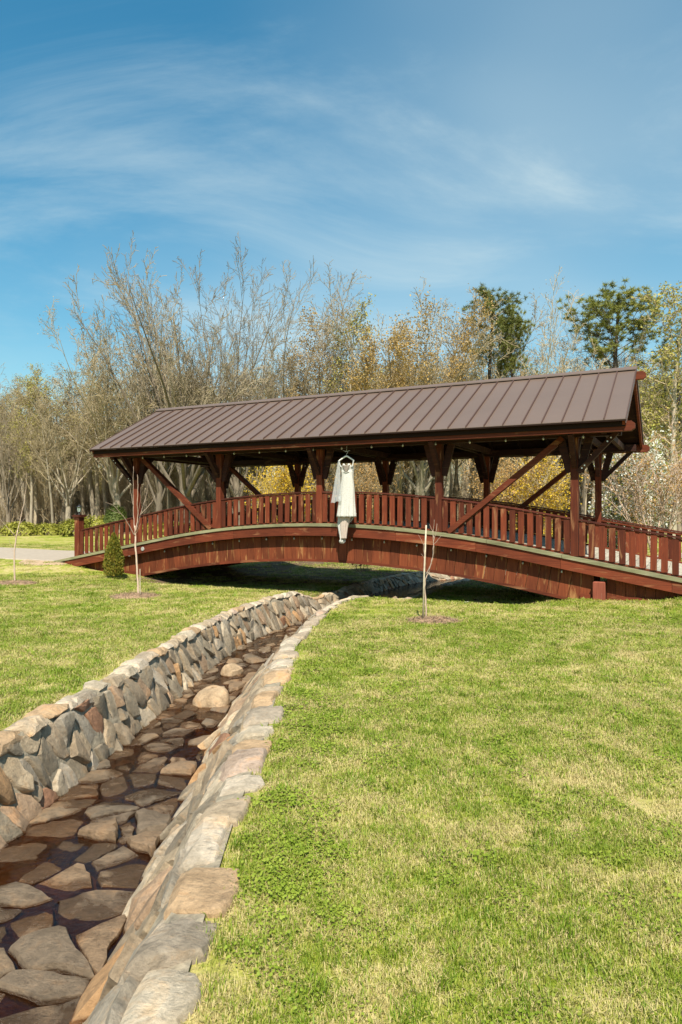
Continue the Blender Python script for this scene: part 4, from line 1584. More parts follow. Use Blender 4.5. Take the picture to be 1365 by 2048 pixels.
K_edge = [Kind(11, cfg(EDGE, ang=[(6, 62), (15, 40), (20, 48), (25, 60)], n=[15, 11, 6, 5], wob=[.04, .045, .08, .13, .2]), 17, .46, 3.8, M_limb, M_bark),
          Kind(23, cfg(EDGE, ang=[(6, 34), (15, 36), (20, 50), (25, 60)], n=[9, 11, 7, 5]), 17, .36, 4.4, M_limb, M_bark),
          Kind(37, cfg(EDGE, ang=[(14, 56), (18, 45), (22, 52), (25, 60)], wob=[.04, .09, .13, .16, .2], n=[10, 10, 7, 5], len=[2.4, .42, .48, .42]), 15, .36, 4.0, M_bark_pale, M_twig, (1, .055, M_bud_tan, .15, .2))]
K_slim = [Kind(s_, cfg(SLIM, n=[16, 5, 5, 4], start=[.42, .2, .2, .15]), 17, .20, 16, b_, M_twig, (1, .055, M_bud_yg if s_ % 2 else M_bud_tan, .18, .3)) for s_, b_ in ((41, M_bark), (42, M_bark_pale), (43, M_bark), (44, M_bark_pale))]
K_orange = Kind(51, cfg(EDGE, ang=[(12, 55), (18, 45), (22, 50), (25, 60)]), 15, .3, 4.5, M_bark, M_twig, (7, .08, M_bud_or, .30, .4))
K_yg = Kind(52, cfg(SLIM, n=[22, 6, 5, 4], start=[.22, .2, .2, .15], len=[.3, .5, .5, .45]), 15, .18, 14, M_bark_pale, M_twig, (1, .085, M_bud_yg, .2, .1))
K_pine = [Kind(61, cfg(PINE, n=[24, 7]), 18, .26, 17, M_pinebark, M_pinebark, None, (34, .36, M_needle, .3)),
          Kind(62, cfg(PINE, n=[22, 7], start=[.72, .3], len=[.115, .45], ang=[(40, 80), (25, 60)], short=[0, .2], round=True), 17, .24, 16, M_pinebark, M_pinebark, None, (36, .36, M_needle, .3)),
          Kind(63, cfg(PINE, n=[30, 8], start=[.62, .3], len=[.145, .45], short=[0, .2], round=True, ang=[(45, 80), (25, 60)], trop=[.03, .10, .08]), 18, .28, 17, M_pinebark, M_pinebark, None, (54, .38, M_needle_y, .70))]


def feature(kind, H0, name, xp, ytop, D, rz, label, cat='tree', wide=1.0, lean=(0, 0), group=None):
    h = topz(ytop, D)
    k = h / H0
    return kind.place(name, px(xp, D), D, rz, (k * wide, k * wide, k), label, cat, group, lean)


feature(K_edge[0], 17, 'bare_tree', 372, 480, 45, 0.3, 'tallest bare tree, wide spreading limbs above the left end of the roof', wide=0.88)
feature(K_edge[1], 17, 'bare_tree', 318, 520, 46, 5.2, 'bare tree with fine upright twigs left of the tallest bare tree', wide=.9)
feature(K_edge[1], 17, 'bare_tree', 428, 508, 48.3, 3.9, 'bare tree filling the gap right behind the tallest bare tree', wide=.85)
feature(K_edge[1], 17, 'bare_tree', 478, 515, 47, 1.1, 'tall narrow bare tree just right of the tallest bare tree')
feature(K_edge[1], 17, 'bare_tree', 598, 552, 48, 2.9, 'fan shaped bare tree left of the yellow green tree', wide=1.05)
feature(K_edge[2], 15, 'bare_tree', 838, 552, 46, 0.8, 'broad pale bare tree in front of the orange crown, above mid roof', wide=.95)
feature(K_edge[2], 15, 'bare_tree', 1078, 600, 47, 2.2, 'bare tree between the small pine and the big round pine', wide=.8)
feature(K_edge[1], 17, 'bare_tree', 1165, 605, 48, 4.0, 'thin bare tree touching the left side of the big round pine', wide=.6)
feature(K_edge[2], 15, 'bare_tree', 235, 650, 48.2, 5.0, 'lower bare tree with tangled twigs at the left gable of the roof', wide=.9)
feature(K_orange, 15, 'budding_tree', 800, 612, 47.6, 0.0, 'round crowned tree hazy with orange buds behind the mid roof', wide=1.0)
feature(K_yg, 15, 'budding_tree', 697, 606, 47.2, 1.0, 'yellow green budding tree left of the orange crown', wide=1.0)
feature(K_yg, 15, 'budding_tree', 1345, 520, 38, 2.0, 'tall yellow green budding tree cut by the right edge', wide=1.25)
feature(K_pine[1], 17, 'pine_tree', 962, 590, 48.4, 0.5, 'dark pine rising above the middle right of the roof')
feature(K_pine[2], 18, 'pine_tree', 1042, 612, 48.8, 1.9, 'bright green pine top behind a bare tree', wide=.65)
feature(K_pine[2], 18, 'pine_tree', 1226, 560, 47, 0.2, 'big round crowned pine above the right end of the roof', wide=1.15)
feature(K_pine[0], 18, 'pine_tree', 1372, 640, 46, 3.0, 'shaded pine low at the right edge behind the white blossom', wide=1.0)
feature(K_yg, 15, 'budding_tree', 62, 728, 48.5, 3.5, 'olive budding tree among bare trees at the far left', wide=.9)
feature(K_edge[1], 17, 'bare_tree', 18, 712, 48, 0.4, 'bare tree on the left edge with dark upright limbs', wide=.8)
feature(K_edge[2], 15, 'bare_tree', 138, 742, 48, 3.3, 'low bare tree left of the roof gable', wide=.8)
feature(K_slim[1], 17, 'leaning_tree', 108, 800, 47, 0.6, 'leaning pale trunk at the edge of the far lawn', lean=(0, -.12))

# trunks of the front rows of the woods
g = np.random.default_rng(99)
NW = 104
pxs = np.sort(np.linspace(-40, 1405, NW) + g.uniform(-8, 8, NW))
MARKS = [(-60, 'the left edge of the photo'), (154, 'the lantern post'), (277, 'the first roof post from the left'), (444, 'the second roof post'), (646, 'the third roof post'), (885, 'the fourth roof post'), (1156, 'the last roof post')]
ORD = ['first', 'second', 'third', 'fourth', 'fifth', 'sixth', 'seventh', 'eighth', 'ninth', 'tenth'] + ['%dth' % k for k in range(11, 40)]
count = {}
for i, xp in enumerate(pxs):
    y = g.uniform(48.5, 59)
    mk = [m_ for m_ in MARKS if m_[0] <= xp][-1][1]
    count[mk] = count.get(mk, 0) + 1
    kd = int(g.integers(4))
    K_slim[kd].place('woodland_tree', px(xp, y), y, g.uniform(0, 6.28), (g.uniform(.75, 1.3), g.uniform(.75, 1.3), g.uniform(.66, .84) * (0.86 if xp < 170 else 1)),
        'slim %s woodland tree, %s one right of %s' % (('grey', 'pale')[kd % 2], ORD[count[mk] - 1], mk), 'tree', 'bare trees at the front of the woods', (g.normal(0, .025), g.normal(0, .025)))


# ------------------------------------------------------------------ instanced masses
def scatter(name, pts, idx, rot, sc, sources, label, cat):
    """one object: instances of the source objects on stored points"""
    src = bpy.data.collections.new(name + '_sources')
    for s_ in sources: src.objects.link(s_)
    me = bpy.data.meshes.new(name)
    me.vertices.add(len(pts)); me.vertices.foreach_set('co', np.asarray(pts, np.float32).ravel())
    a = me.attributes.new('idx', 'INT', 'POINT'); a.data.foreach_set('value', np.asarray(idx, np.int32))
    a = me.attributes.new('rot', 'FLOAT_VECTOR', 'POINT'); a.data.foreach_set('vector', np.asarray(rot, np.float32).ravel())
    a = me.attributes.new('sc', 'FLOAT_VECTOR', 'POINT'); a.data.foreach_set('vector', np.asarray(sc, np.float32).ravel())
    o = bpy.data.objects.new(name, me); col.objects.link(o)
    nt = bpy.data.node_groups.new(name + '_nodes', 'GeometryNodeTree')
    nt.interface.new_socket('Geometry', in_out='INPUT', socket_type='NodeSocketGeometry')
    nt.interface.new_socket('Geometry', in_out='OUTPUT', socket_type='NodeSocketGeometry')
    N, Lk = nt.nodes, nt.links
    gi = N.new('NodeGroupInput'); go = N.new('NodeGroupOutput')
    ci = N.new('GeometryNodeCollectionInfo'); ci.inputs['Collection'].default_value = src
    ci.inputs['Separate Children'].default_value = True; ci.inputs['Reset Children'].default_value = True
    ip = N.new('GeometryNodeInstanceOnPoints'); ip.inputs['Pick Instance'].default_value = True
    for nm, ty, sk in (('idx', 'INT', 'Instance Index'), ('rot', 'FLOAT_VECTOR', 'Rotation'), ('sc', 'FLOAT_VECTOR', 'Scale')):
        na = N.new('GeometryNodeInputNamedAttribute'); na.data_type = ty; na.inputs['Name'].default_value = nm
        if nm == 'rot':
            er = N.new('FunctionNodeEulerToRotation'); Lk.new(na.outputs['Attribute'], er.inputs[0]); Lk.new(er.outputs[0], ip.inputs[sk])
        else: Lk.new(na.outputs['Attribute'], ip.inputs[sk])
    Lk.new(gi.outputs[0], ip.inputs['Points']); Lk.new(ci.outputs[0], ip.inputs['Instance']); Lk.new(ip.outputs[0], go.inputs[0])
    md = o.modifiers.new('instances', 'NODES'); md.node_group = nt
    return tag(o, label, cat, kind='stuff')


def joined(name, parts):
    """one mesh out of several (name, mesh) parts, materials kept"""
    V, F, MI, mats = [], [], [], []
    b = 0
    for nm, me in parts:
        co = np.empty(len(me.vertices) * 3, np.float32); me.vertices.foreach_get('co', co)
        V.append(co.reshape(-1, 3))
        k = len(me.loops) // len(me.polygons)
        li = np.empty(len(me.loops), np.int32); me.loops.foreach_get('vertex_index', li)
        F.append(li.reshape(-1, k) + b); b += len(me.vertices)
        mats.append(me.materials[0]); MI += [len(mats) - 1] * len(me.polygons)
    me = mesh_np(name, np.concatenate(V), np.concatenate(F)) if len({f.shape[1] for f in F}) == 1 else None
    for m_ in mats: me.materials.append(m_)
    me.polygons.foreach_set('material_index', np.array(MI, np.int32)); me.shade_smooth()
    return bpy.data.objects.new(name, me)


src = [joined('far_tree_%d' % i, k.parts) for i, k in enumerate(K_slim)] + [joined('far_budding', K_yg.parts)]
n = 300
yy = 58 + 62 * g.uniform(0, 1, n) ** 1.25
xx = g.uniform(-.62, .62, n) * yy + g.uniform(-3, 3, n)
zz2 = lawn_z(xx, yy) - .1
hs_ = g.uniform(.66, .90, n) * np.where(xx < -.28 * yy, .82, 1.0)
scatter('woods', np.column_stack([xx, yy, zz2]), g.choice(5, n, p=[.24, .24, .24, .24, .04]), np.column_stack([g.normal(0, .03, n), g.normal(0, .03, n), g.uniform(0, 6.28, n)]),
        np.column_stack([g.uniform(.8, 1.3, n), g.uniform(.8, 1.3, n), hs_]), src, 'deep bare woods filling the background behind the front trees', 'woods')

# undergrowth: leggy bare brush at the foot of the woods
def brush_kind(seed, H, nst, leaf=None, mat=None, spread=.5, twig=M_twig, trunk_r=.014, cfgk=None):
    T = Tree(seed)
    c = cfgk or dict(seg=[6, 4, 3, 2], wob=[.10, .16, .2, .2], trop=[.05, .06, .03, .03], taper=[.75, .7, .6, .5], rmin=.0055, sides=[5, 4, 3, 3], trunk_lv=1, n=[9, 5, 3], start=[.15, .1, .1],
             ang=[(18, 45), (25, 55), (25, 60)], len=[.45, .5, .5], short=[.4, .3, .3], rat=[.55, .6, .6])
    for k in range(nst):
        a = T.g.uniform(0, 6.28); t = T.g.uniform(.05, spread)
        T.branch((T.g.normal(0, .12), T.g.normal(0, .12), -.05), (math.cos(a) * t, math.sin(a) * t, 1), H * T.g.uniform(.7, 1.05), trunk_r, 0, c)
    a, b = T.meshes()
    a.materials.append(twig); b.materials.append(twig)
    parts = [('stems', a), ('twigs', b)]
    tips = np.array([t[0] for t in T.tips])
    return parts, tips


bsrc = []
for sd in (71, 72, 73):
    p_, tips = brush_kind(sd, 3.2, 7, spread=.6)
    bsrc.append(joined('brush_%d' % sd, p_))
n = 260
yy = g.uniform(48.5, 80, n); xx = g.uniform(-.6, .6, n) * yy
scatter('undergrowth', np.column_stack([xx, yy, lawn_z(xx, yy)]), g.integers(0, 3, n), np.column_stack([g.normal(0, .1, n), g.normal(0, .1, n), g.uniform(0, 6.28, n)]),
        np.repeat(g.uniform(.6, 1.9, (n, 1)), 3, 1), bsrc, 'tangled bare brush at the foot of the woods', 'undergrowth')

# ------------------------------------------------------------------ shrubs behind and beside the bridge
def shrub(name, x, y, H, nst, seed, label, leaf=None, spread=.5, twig=M_twig, z=None, r=.014, second=None, lo=.15, cat='shrub', cfgk=None):
    parts, tips = brush_kind(seed, H, nst, spread=spread, twig=twig, trunk_r=r, cfgk=cfgk)
    root = empty(name, (x, y, float(lawn_z(x, y)) if z is None else z))
    for nm, me in parts: link(nm, me, None, root)
    gg = np.random.default_rng(seed)
    for lf, nm in ((leaf, 'foliage'), (second, 'blossom')):
        if lf:
            per, size, mt, jit = lf
            C = np.repeat(tips, per, 0) + gg.normal(0, jit, (len(tips) * per, 3))
            C = C[C[:, 2] > lo * H]
            me = leaf_mesh(nm, C, size, seed + 3); link(nm, me, mt, root)
    return tag(root, label, cat)


shrub('yellow_shrub', px(566, 33), 33, 4.6, 11, 81, 'tall yellow blossoming shrub seen under the roof near the dress', (3, .06, M_fors, .14), .42)
shrub('yellow_shrub', px(548, 36), 36, 3.4, 8, 82, 'smaller yellow shrub behind the left diagonal strut', (2, .055, M_fors, .14), .5)
shrub('rusty_shrub', px(735, 34), 34, 4.4, 13, 83, 'rust orange leaved shrub right of the hanging dress', (2, .05, M_rust, .14), .38)
shrub('rusty_shrub', px(1020, 31), 31, 4.2, 12, 84, 'golden rust shrub behind the right diagonal strut', (3, .055, M_rust, .14), .42)
shrub('golden_shrub', px(1085, 30), 30, 4.0, 11, 85, 'yellow orange shrub between strut and right post', (2, .06, M_fors, .14), .42)
shrub('blossom_shrub', px(1262, 24.5), 24.5, 4.0, 12, 86, 'white blossoming shrub with yellow green leaves right of the roof', (2, .06, M_green_leaf, .13), .62, second=(3, .065, M_blossom, .09))
shrub('blossom_shrub', px(1238, 25.5), 25.5, 2.3, 9, 87, 'low white blossoming shrub beside the right far post', (2, .06, M_green_leaf, .12), .7, second=(3, .06, M_blossom, .08))
BARE = dict(seg=[7, 5, 4, 2], wob=[.08, .12, .16, .2], trop=[.05, .06, .05, .03], taper=[.7, .7, .6, .5], rmin=.005, sides=[7, 5, 4, 3], trunk_lv=1, n=[7, 6, 4], start=[.3, .15, .1],
            ang=[(15, 38), (20, 50), (25, 60)], len=[.55, .5, .5], short=[.35, .3, .3], rat=[.6, .6, .6])
shrub('bare_shrub', px(1318, 21.5), 21.5, 3.4, 8, 88, 'pale bare many stemmed shrub in front of the white blossom', (1, .05, M_rust, .06), .6, M_sapling, r=.035, cfgk=BARE)
# small things on the sunny grass beyond the arch
shrub('small_bare_shrub', px(718, 25.2), 25.2, 1.1, 5, 89, 'tiny dark shrub on the sunny grass seen under the arch', (2, .04, M_rust, .05), .5)


def leafy_blob(name, x, y, rx, ry, h, n, size, mat, label, seed, cat='hedge', shape=.6, core=(.05, .06, .015), base=0.0, z=None):
    gg = np.random.default_rng(seed)
    root = empty(name, (x, y, float(lawn_z(x, y)) if z is None else z))
    d = gg.normal(0, 1, (n, 3)); d /= np.linalg.norm(d, axis=1)[:, None]
    d[:, 2] = np.abs(d[:, 2])
    sgn = np.sign(d) * np.abs(d) ** shape
    lump = 1 + .10 * np.sin(d[:, 0] * 7 + d[:, 2] * 5 + seed) * np.cos(d[:, 1] * 6 + seed)
    rad = gg.uniform(.72, 1.04, n) * lump
    C = sgn * rad[:, None] * np.array([rx, ry, h]) + np.array([0, 0, base])
    me = leaf_mesh('foliage', C, size, seed, flat=.4); link('foliage', me, mat, root)
    m = MB(); gg2 = np.random.default_rng(seed)
    for k in range(9):
        a = gg2.uniform(0, 6.28); q = gg2.uniform(.1, .8)
        m.tube([(0.1 * rx * math.cos(a), .1 * ry * math.sin(a), -.05), (q * rx * .5 * math.cos(a), q * ry * .5 * math.sin(a), base + h * .4), (q * rx * math.cos(a), q * ry * math.sin(a), base + h * .8)], [.03, .02, .008], 5)
    m.build('stems', M_bark, root)
    return tag(root, label, cat)


leafy_blob('low_hedge', px(40, 43), 43, 1.15, .8, .85, 1500, .11, M_hedge, 'low yellow green hedge at the far left edge of the lawn', 1)
leafy_blob('low_hedge', px(98, 43.5), 43.5, .9, .7, .75, 1200, .11, M_hedge, 'small hedge clump in the gap left of the lantern post', 2)
leafy_blob('low_hedge', px(150, 42), 42, .85, .7, 1.05, 1500, .11, M_hedge, 'rounded hedge directly behind the lantern post', 3)
leafy_blob('low_hedge', px(188, 43), 43, 1.2, .8, 1.2, 1900, .11, M_hedge, 'taller yellow hedge just right of the lantern post', 4)
leafy_blob('round_evergreen', px(232, 38), 38, .62, .6, 1.0, 2600, .085, M_evergreen, 'round dark green bush above the left handrail', 5, 'bush', .9, base=.95)
for i, (xp, D, rr) in enumerate(((310, 44, .9), (360, 45, 1.0), (985, 40, .8), (1120, 41, .9))):
    leafy_blob('low_hedge', px(xp, D), D, rr, .7, .8, 1200, .11, M_hedge, ['low hedge glimpsed between the balusters of the left bay', 'low hedge glimpsed left of the second post', 'low hedge glimpsed past the right strut', 'low hedge glimpsed left of the rightmost roof post'][i], 20 + i)


# upright thuja in front of the ramp
def thuja():
    x, y = px(228, 19.3), 19.3
    root = empty('thuja_shrub', (x, y, float(lawn_z(x, y))))
    gg = np.random.default_rng(5)
    n = 5200
    t = gg.uniform(0.02, 1, n) ** 0.85
    prof = np.interp(t, [0, .06, .25, .5, .75, .92, 1], [.17, .235, .27, .235, .155, .07, .01])
    a = gg.uniform(0, 6.28, n)
    r = prof * gg.uniform(.66, 1.06, n) * (1 + .09 * np.sin(a * 5 + t * 14))
    C = np.column_stack([r * np.cos(a), r * np.sin(a), .05 + t * 1.23])
    up = np.column_stack([np.cos(a) * .35, np.sin(a) * .35, np.ones(n)]) + gg.normal(0, .28, (n, 3))
    up /= np.linalg.norm(up, axis=1)[:, None]
    wv = np.cross(up, gg.normal(0, 1, (n, 3))); wv /= np.linalg.norm(wv, axis=1)[:, None]
    L = gg.uniform(.035, .075, (n, 1)); W = gg.uniform(.012, .022, (n, 1))
    V = np.stack([C - up * L * .5, C + wv * W, C + up * L * .6, C - wv * W], 1).reshape(-1, 3)
    me = mesh_np('foliage', V, np.arange(4 * n, dtype=np.int32).reshape(n, 4))
    link('foliage', me, M_thuja, root)
    MB().tube([(0, 0, -.03), (.01, 0, .5), (0, 0, 1.1)], [.03, .022, .006], 7).build('trunk', M_bark, root, None, True)
    tag(root, 'small conical golden green thuja in front of the bridge ramp', 'shrub')


thuja()


# ------------------------------------------------------------------ saplings, stake, mulch
def mulch(x, y, rx, ry, label, seed):
    gg = np.random.default_rng(seed)
    root = empty('mulch_ring', (x, y, float(lawn_z(x, y))))
    m = MB(); n = 34; rr = [1.0, .85, .6, .3]
    ed = 1 + gg.normal(0, .07, n)
    for q in rr:
        for k in range(n):
            a = 2 * math.pi * k / n
            z = .075 * (1 - q ** 2) + gg.normal(0, .008) - (.02 if q == 1 else 0)
            m.v.append((rx * q * ed[k] * math.cos(a), ry * q * ed[k] * math.sin(a), z))
    m.v.append((0, 0, .085))
    for j in range(3):
        for k in range(n): m.f.append((j*n+k, j*n+(k+1) % n, (j+1)*n+(k+1) % n, (j+1)*n+k))
    for k in range(n): m.f.append((3*n+k, 3*n+(k+1) % n, 4*n))
    m.build('mound', M_mulch, root, None, True)
    # loose straw on top
    nb = 420
    r = np.sqrt(gg.uniform(0, 1.1, nb)); a = gg.uniform(0, 6.28, nb)
    C = np.column_stack([rx * r * np.cos(a), ry * r * np.sin(a), .085 * np.clip(1 - r ** 2, 0, 1) + gg.uniform(0.004, .02, nb)])
    d = gg.normal(0, 1, (nb, 3)); d[:, 2] *= .25; d /= np.linalg.norm(d, axis=1)[:, None]
    w = np.cross(d, [0, 0, 1.0]); w /= np.linalg.norm(w, axis=1)[:, None] + 1e-9
    L = gg.uniform(.03, .09, (nb, 1))
    V = np.stack([C - d * L - w * .004, C - d * L + w * .004, C + d * L + w * .004, C + d * L - w * .004], 1).reshape(-1, 3)
    o = link('straw', mesh_np('straw', V, np.arange(nb * 4, dtype=np.int32).reshape(nb, 4)), M_mulch, root)
    o['kind'] = 'stuff'
    tag(root, label, 'mulch ring')


def sapling(name, x, y, limbs, label, mat=M_sapling, z=None):
    """limbs: (part, points, r0, r1)"""
    root = empty(name, (x, y, float(lawn_z(x, y)) if z is None else z))
    for nm, P, r0, r1 in limbs:
        P = catmull(np.array(P, float), 4)
        P[1:-1] += rng.normal(0, .004, P[1:-1].shape)
        MB().tube(P, np.linspace(r0 * .74, r1 * .8, len(P)), 7).build(nm, mat, root, None, True)
    return tag(root, label, 'young tree')


D1 = 14.9; x1 = px(276, D1)
k1 = D1 / 1368.0


def lp(x, y, d=0.0, x0=276, D=D1):          # picture offsets to local metres at the sapling
    return ((x - x0) * D / 1368.0, d, 1.85 + (1024 - y) * D / 1368.0)


limbs = [('trunk', [lp(277, 1196), lp(275, 1150, .02), lp(272, 1105), lp(271, 1075, .01), lp(270, 1052)], .030, .020),
         ('branch', [lp(271, 1072), lp(258, 1045, -.1), lp(249, 1028, -.2), lp(236, 1012, -.3), lp(222, 1005, -.35)], .014, .004),
         ('branch', [lp(270, 1060), lp(265, 1030, .1), lp(263, 985, .15), lp(262, 932, .2)], .013, .003),
         ('branch', [lp(271, 1065), lp(276, 1035), lp(278, 1000, -.1), lp(280, 965, -.12), lp(278, 950, -.1)], .013, .003),
         ('branch', [lp(272, 1064), lp(279, 1030, .1), lp(284, 1010, .12), lp(290, 985, .2), lp(292, 960, .2)], .012, .003),
         ('branch', [lp(279, 1030, .05), lp(290, 1018, .1), lp(300, 1005, .15), lp(306, 990, .2)], .007, .003),
         ('branch', [lp(272, 1068), lp(278, 1060, -.05), lp(284, 1048, -.1)], .009, .003),
         ('branch', [lp(276, 1030), lp(283, 1000, -.05), lp(285, 975, -.1)], .007, .003),
         ('branch', [lp(264, 1010, .1), lp(258, 985, .15), lp(256, 965, .1)], .006, .003),
         ('branch', [lp(249, 1028, -.2), lp(238, 1024, -.25), lp(228, 1018, -.3)], .005, .003)]
sapling('young_tree', x1, D1, limbs, 'bare young tree with forked red twigs in front of the left bridge post')
mulch(x1 - .05, D1, .58, .42, 'straw mulch ring at the foot of the left young tree', 3)
stk = tag(MB().tube([(0, 0, -.05), (-.005, 0, .62)], [.011, .009], 6).build('thin_stake', M_stake, None, (px(281, D1 - .12), D1 - .12, 0)), 'short thin stake beside the left young tree', 'stake')

D2 = 11.5; x2 = px(854, D2)
q = lambda x, y, d=0.0: lp(x, y, d, 854, D2)
limbs = [('trunk', [q(853, 1246), q(852, 1210), q(850, 1175, .02), q(851, 1158)], .020, .015),
         ('branch', [q(851, 1160), q(860, 1140, .03), q(866, 1115, .05), q(869, 1085, .06), q(874, 1065, .08), q(876, 1048, .1)], .013, .003),
         ('branch', [q(852, 1150), q(863, 1125, -.03), q(867, 1100, -.05), q(866, 1070, -.04), q(868, 1040, -.05)], .010, .003),
         ('branch', [q(869, 1090, .05), q(876, 1082, .06), q(886, 1072, .08)], .006, .003),
         ('branch', [q(868, 1078), q(866, 1062, .05), q(860, 1050, .06)], .005, .0025),
         ('branch', [q(851, 1130), q(847, 1110, -.06), q(846, 1090, -.09), q(840, 1078, -.1), q(836, 1070, -.1)], .006, .0025),
         ('branch', [q(846, 1092, -.08), q(851, 1080, -.06)], .004, .0025),
         ('branch', [q(849, 1118, -.05), q(842, 1108, -.08)], .004, .0025)]
sapling('young_tree', x2, D2, limbs, 'bare forked young tree tied to a stake on the right lawn')
tag(MB().tube([(0, 0, -.05), (.02, .01, .8), (.055, .02, 1.63)], [.016, .0155, .013], 7).build('wooden_stake', M_stake, None, (px(846.5, D2 - .06), D2 - .06, 0), True), 'tall straight pale stake beside the right young tree', 'stake')
mulch(px(866, D2), D2, .46, .36, 'mulch ring at the foot of the staked young tree', 4)

D3 = 17.6
q = lambda x, y, d=0.0: lp(x, y, d, 30, D3)
limbs = [('trunk', [q(31, 1172), q(29, 1130), q(30, 1095), q(36, 1060)], .032, .020),
         ('branch', [q(36, 1062), q(42, 1020, .1), q(45, 980, .2), q(47, 945, .2)], .014, .003),
         ('branch', [q(33, 1075), q(24, 1060, -.1), q(10, 1040, -.2), q(-2, 1022, -.3)], .012, .003),
         ('branch', [q(38, 1050), q(52, 1030, .1), q(66, 1012, .2)], .008, .003),
         ('branch', [q(30, 1110), q(20, 1095, .1), q(14, 1075, .1)], .008, .003)]
sapling('young_tree', px(30, D3), D3, limbs, 'bare young tree at the left edge of the lawn')
mulch(px(28, D3), D3, .62, .45, 'mulch ring at the foot of the young tree on the left edge', 5)

# ------------------------------------------------------------------ boulders standing in the stream
boulder((px(424, 8.7), 8.7, WATER_Z + .02), (.235, .20, .20), 4, 'largest round tan boulder standing in the stream')
boulder((px(464, 10.3), 10.3, WATER_Z + .01), (.16, .14, .15), 9, 'smaller round boulder upstream of the largest one')

# ------------------------------------------------------------------ grass
def tuft(name, nb, rad, h, w, seed, mat, lean=.5):
    gg = np.random.default_rng(seed)
    r = rad * np.sqrt(gg.uniform(0, 1, nb)); a = gg.uniform(0, 6.28, nb)
    B = np.column_stack([r * np.cos(a), r * np.sin(a), np.full(nb, -.004)])
    b = gg.uniform(0, 6.28, nb)
    ld = np.column_stack([np.cos(b), np.sin(b), np.zeros(nb)])
    H = (h * gg.uniform(.45, 1.15, nb))[:, None]
    ln = (gg.uniform(.15, 1.0, nb) * lean)[:, None]
    s_ = np.column_stack([-np.sin(b), np.cos(b), np.zeros(nb)]) * (w * gg.uniform(.7, 1.2, nb))[:, None] * .5
    up = np.array([0, 0, 1.0])
    M_ = B + H * (.55 * up + ln * .30 * ld)
    T_ = B + H * ((1 - .30 * ln) * up + ln * .95 * ld)
    V = np.stack([B - s_, B + s_, M_ + s_ * .85, M_ - s_ * .85, T_], 1).reshape(-1, 3)
    base = np.arange(nb, dtype=np.int32)[:, None] * 5
    F = np.concatenate([base + np.array([0, 1, 2]), base + np.array([0, 2, 3]), base + np.array([3, 2, 4])]).astype(np.int32)
    me = mesh_np(name, V, F); me.materials.append(mat)
    return bpy.data.objects.new(name, me)


def clover(name, nl, rad, seed):
    gg = np.random.default_rng(seed)
    m = MB()
    for i in range(nl):
        r = rad * math.sqrt(gg.uniform()); a = gg.uniform(0, 6.28)
        x, y, z = r * math.cos(a), r * math.sin(a), gg.uniform(.012, .04)
        s_ = gg.uniform(.0042, .0075); tx, ty = gg.normal(0, .35, 2)
        b = len(m.v); k = 6
        for j in range(k):
            q_ = 2 * math.pi * j / k
            u, v = s_ * math.cos(q_), s_ * math.sin(q_)
            m.v.append((x + u, y + v, z + u * tx + v * ty))
        m.f.append(tuple(b + j for j in range(k)))
    me = mesh_np(name, m.v, m.f); me.materials.append(M_clover)
    return bpy.data.objects.new(name, me)


tufts = [tuft('tuft_a%d' % i, 54, .075, .046, .0038, 200 + i, M_blade, .9) for i in range(3)] + \
        [tuft('tuft_b%d' % i, 46, .075, .050, .0042, 210 + i, M_blade_g, .8) for i in range(2)] + \
        [tuft('tuft_c%d' % i, 46, .08, .034, .0038, 220 + i, M_blade_dry, 1.5) for i in range(3)] + \
        [tuft('tuft_d0', 26, .05, .070, .0050, 230, M_blade_g, .9)] + [clover('tuft_e%d' % i, 60, .09, 240 + i) for i in range(2)]
gg = np.random.default_rng(314)
P = []
for y0, y1, dens, hx in ((1.6, 4.0, 520, .62), (4.0, 7.0, 330, .60), (7.0, 12.0, 130, .60), (12.0, 20.0, 42, .62), (20.0, 34.0, 12, .62)):
    area = (y1 - y0) * 2 * hx * (y1 + 1.0)
    n = int(area * dens)
    y = gg.uniform(y0, y1, n); x = gg.uniform(-1, 1, n) * hx * (y1 + 1.0)
    k = np.abs(x) < hx * (y + 1.5) + .6
    P.append(np.column_stack([x[k], y[k]]))
P = np.concatenate(P)
dd = dist_poly(P[:, 0], P[:, 1], poly)
ins = in_poly(P[:, 0], P[:, 1], poly)
s_, w_ = to_sw(P[:, 0], P[:, 1])
keep = ~ins & ~((np.abs(w_) < 2.2) & (s_ < -6) | ((np.abs(w_) < 2.3) & (s_ < -9.0))) & (dd > .225)
for mx, my, rx, ry in ((x1 - .05, D1, .55, .40), (px(866, D2), D2, .44, .33), (px(28, D3), D3, .6, .42)):
    keep &= (((P[:, 0] - mx) / rx) ** 2 + ((P[:, 1] - my) / ry) ** 2 > 1) | (gg.uniform(0, 1, len(P)) < .04)
P = P[keep]; dd = dd[keep]
n = len(P)
far = np.clip((P[:, 1] - 3) / 9, 0, 1)
u = gg.uniform(0, 1, n)
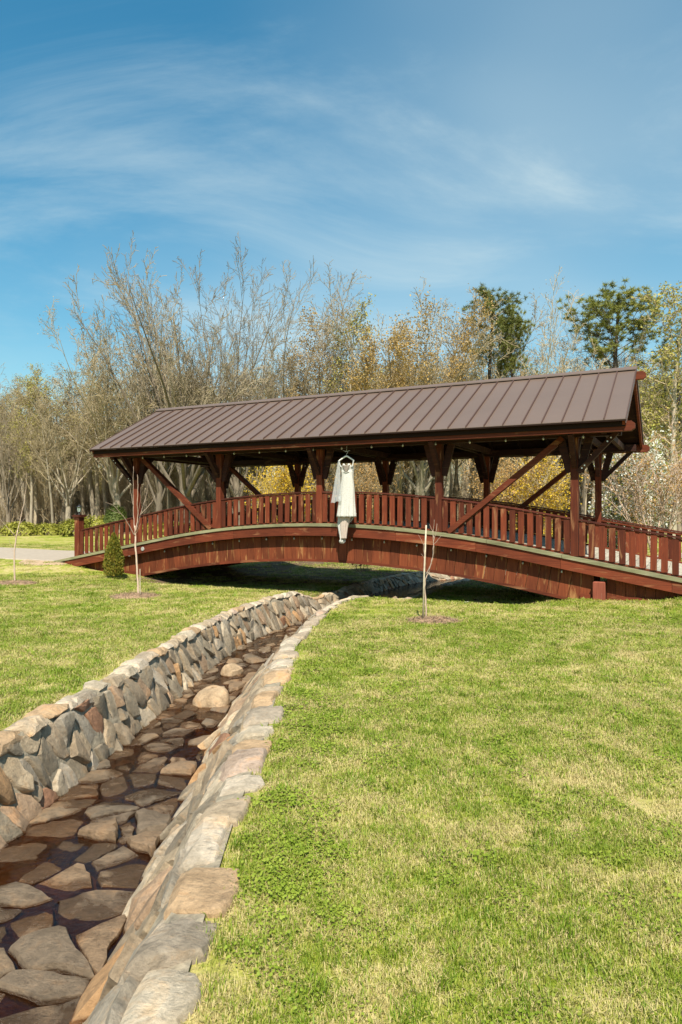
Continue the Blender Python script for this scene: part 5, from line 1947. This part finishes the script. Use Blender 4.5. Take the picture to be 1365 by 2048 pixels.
idx = np.where(u < .40, gg.integers(0, 3, n), np.where(u < .54, gg.integers(3, 5, n), gg.integers(5, 8, n)))
idx = np.where(gg.uniform(0, 1, n) < .022, 8, idx)
cl_ = (dd < .85) & (dd > .33) & (gg.uniform(0, 1, n) < .26 * np.clip(1.1 - dd / .8, 0, 1) * (np.sin(P[:, 1] * 2.3) + np.sin(P[:, 1] * 5.1 + P[:, 0] * 4) > -.5)) & (P[:, 0] > -1)
idx = np.where(cl_ | (gg.uniform(0, 1, n) < .015), gg.integers(9, 11, n), idx)
sx = gg.uniform(.8, 1.25, n) * (1 + 1.5 * far + .06 * np.clip(P[:, 1] - 12, 0, 20))
sz = gg.uniform(.7, 1.25, n) * (1 + .15 * far)
scatter('grass', np.column_stack([P, lawn_z(P[:, 0], P[:, 1])]), idx, np.column_stack([np.zeros(n), np.zeros(n), gg.uniform(0, 6.28, n)]),
        np.column_stack([sx, sx, sz]), tufts, 'short lawn grass, fresh green blades mixed with straw', 'grass')

# little white flowers at the shadow edge
m = MB()
for (xp, yp) in ((897, 1193), (930, 1194), (936, 1196), (940, 1192), (842, 1190), (934, 1190)):
    D = 2525.0 / (yp - 1024)
    root = empty('white_flower', (px(xp, D), D, float(lawn_z(px(xp, D), D))))
    m = MB().tube([(0, 0, 0), (.004, 0, .07), (0, 0, .12)], .003, 5); m.build('stem', M_green_leaf, root)
    m = MB()
    for k in range(6):
        a = k * math.pi / 3
        m.hexa([(0, 0, .12), (.012 * math.cos(a - .5), .012 * math.sin(a - .5), .124), (.026 * math.cos(a), .026 * math.sin(a), .13), (.012 * math.cos(a + .5), .012 * math.sin(a + .5), .124),
                (0, 0, .124), (.012 * math.cos(a - .5), .012 * math.sin(a - .5), .128), (.026 * math.cos(a), .026 * math.sin(a), .134), (.012 * math.cos(a + .5), .012 * math.sin(a + .5), .128)])
    m.build('petals', M_blossom, root)
    tag(root, 'tiny white wildflower in the grass at the edge of the bridge shadow', 'flower', 'white wildflowers by the bridge shadow')
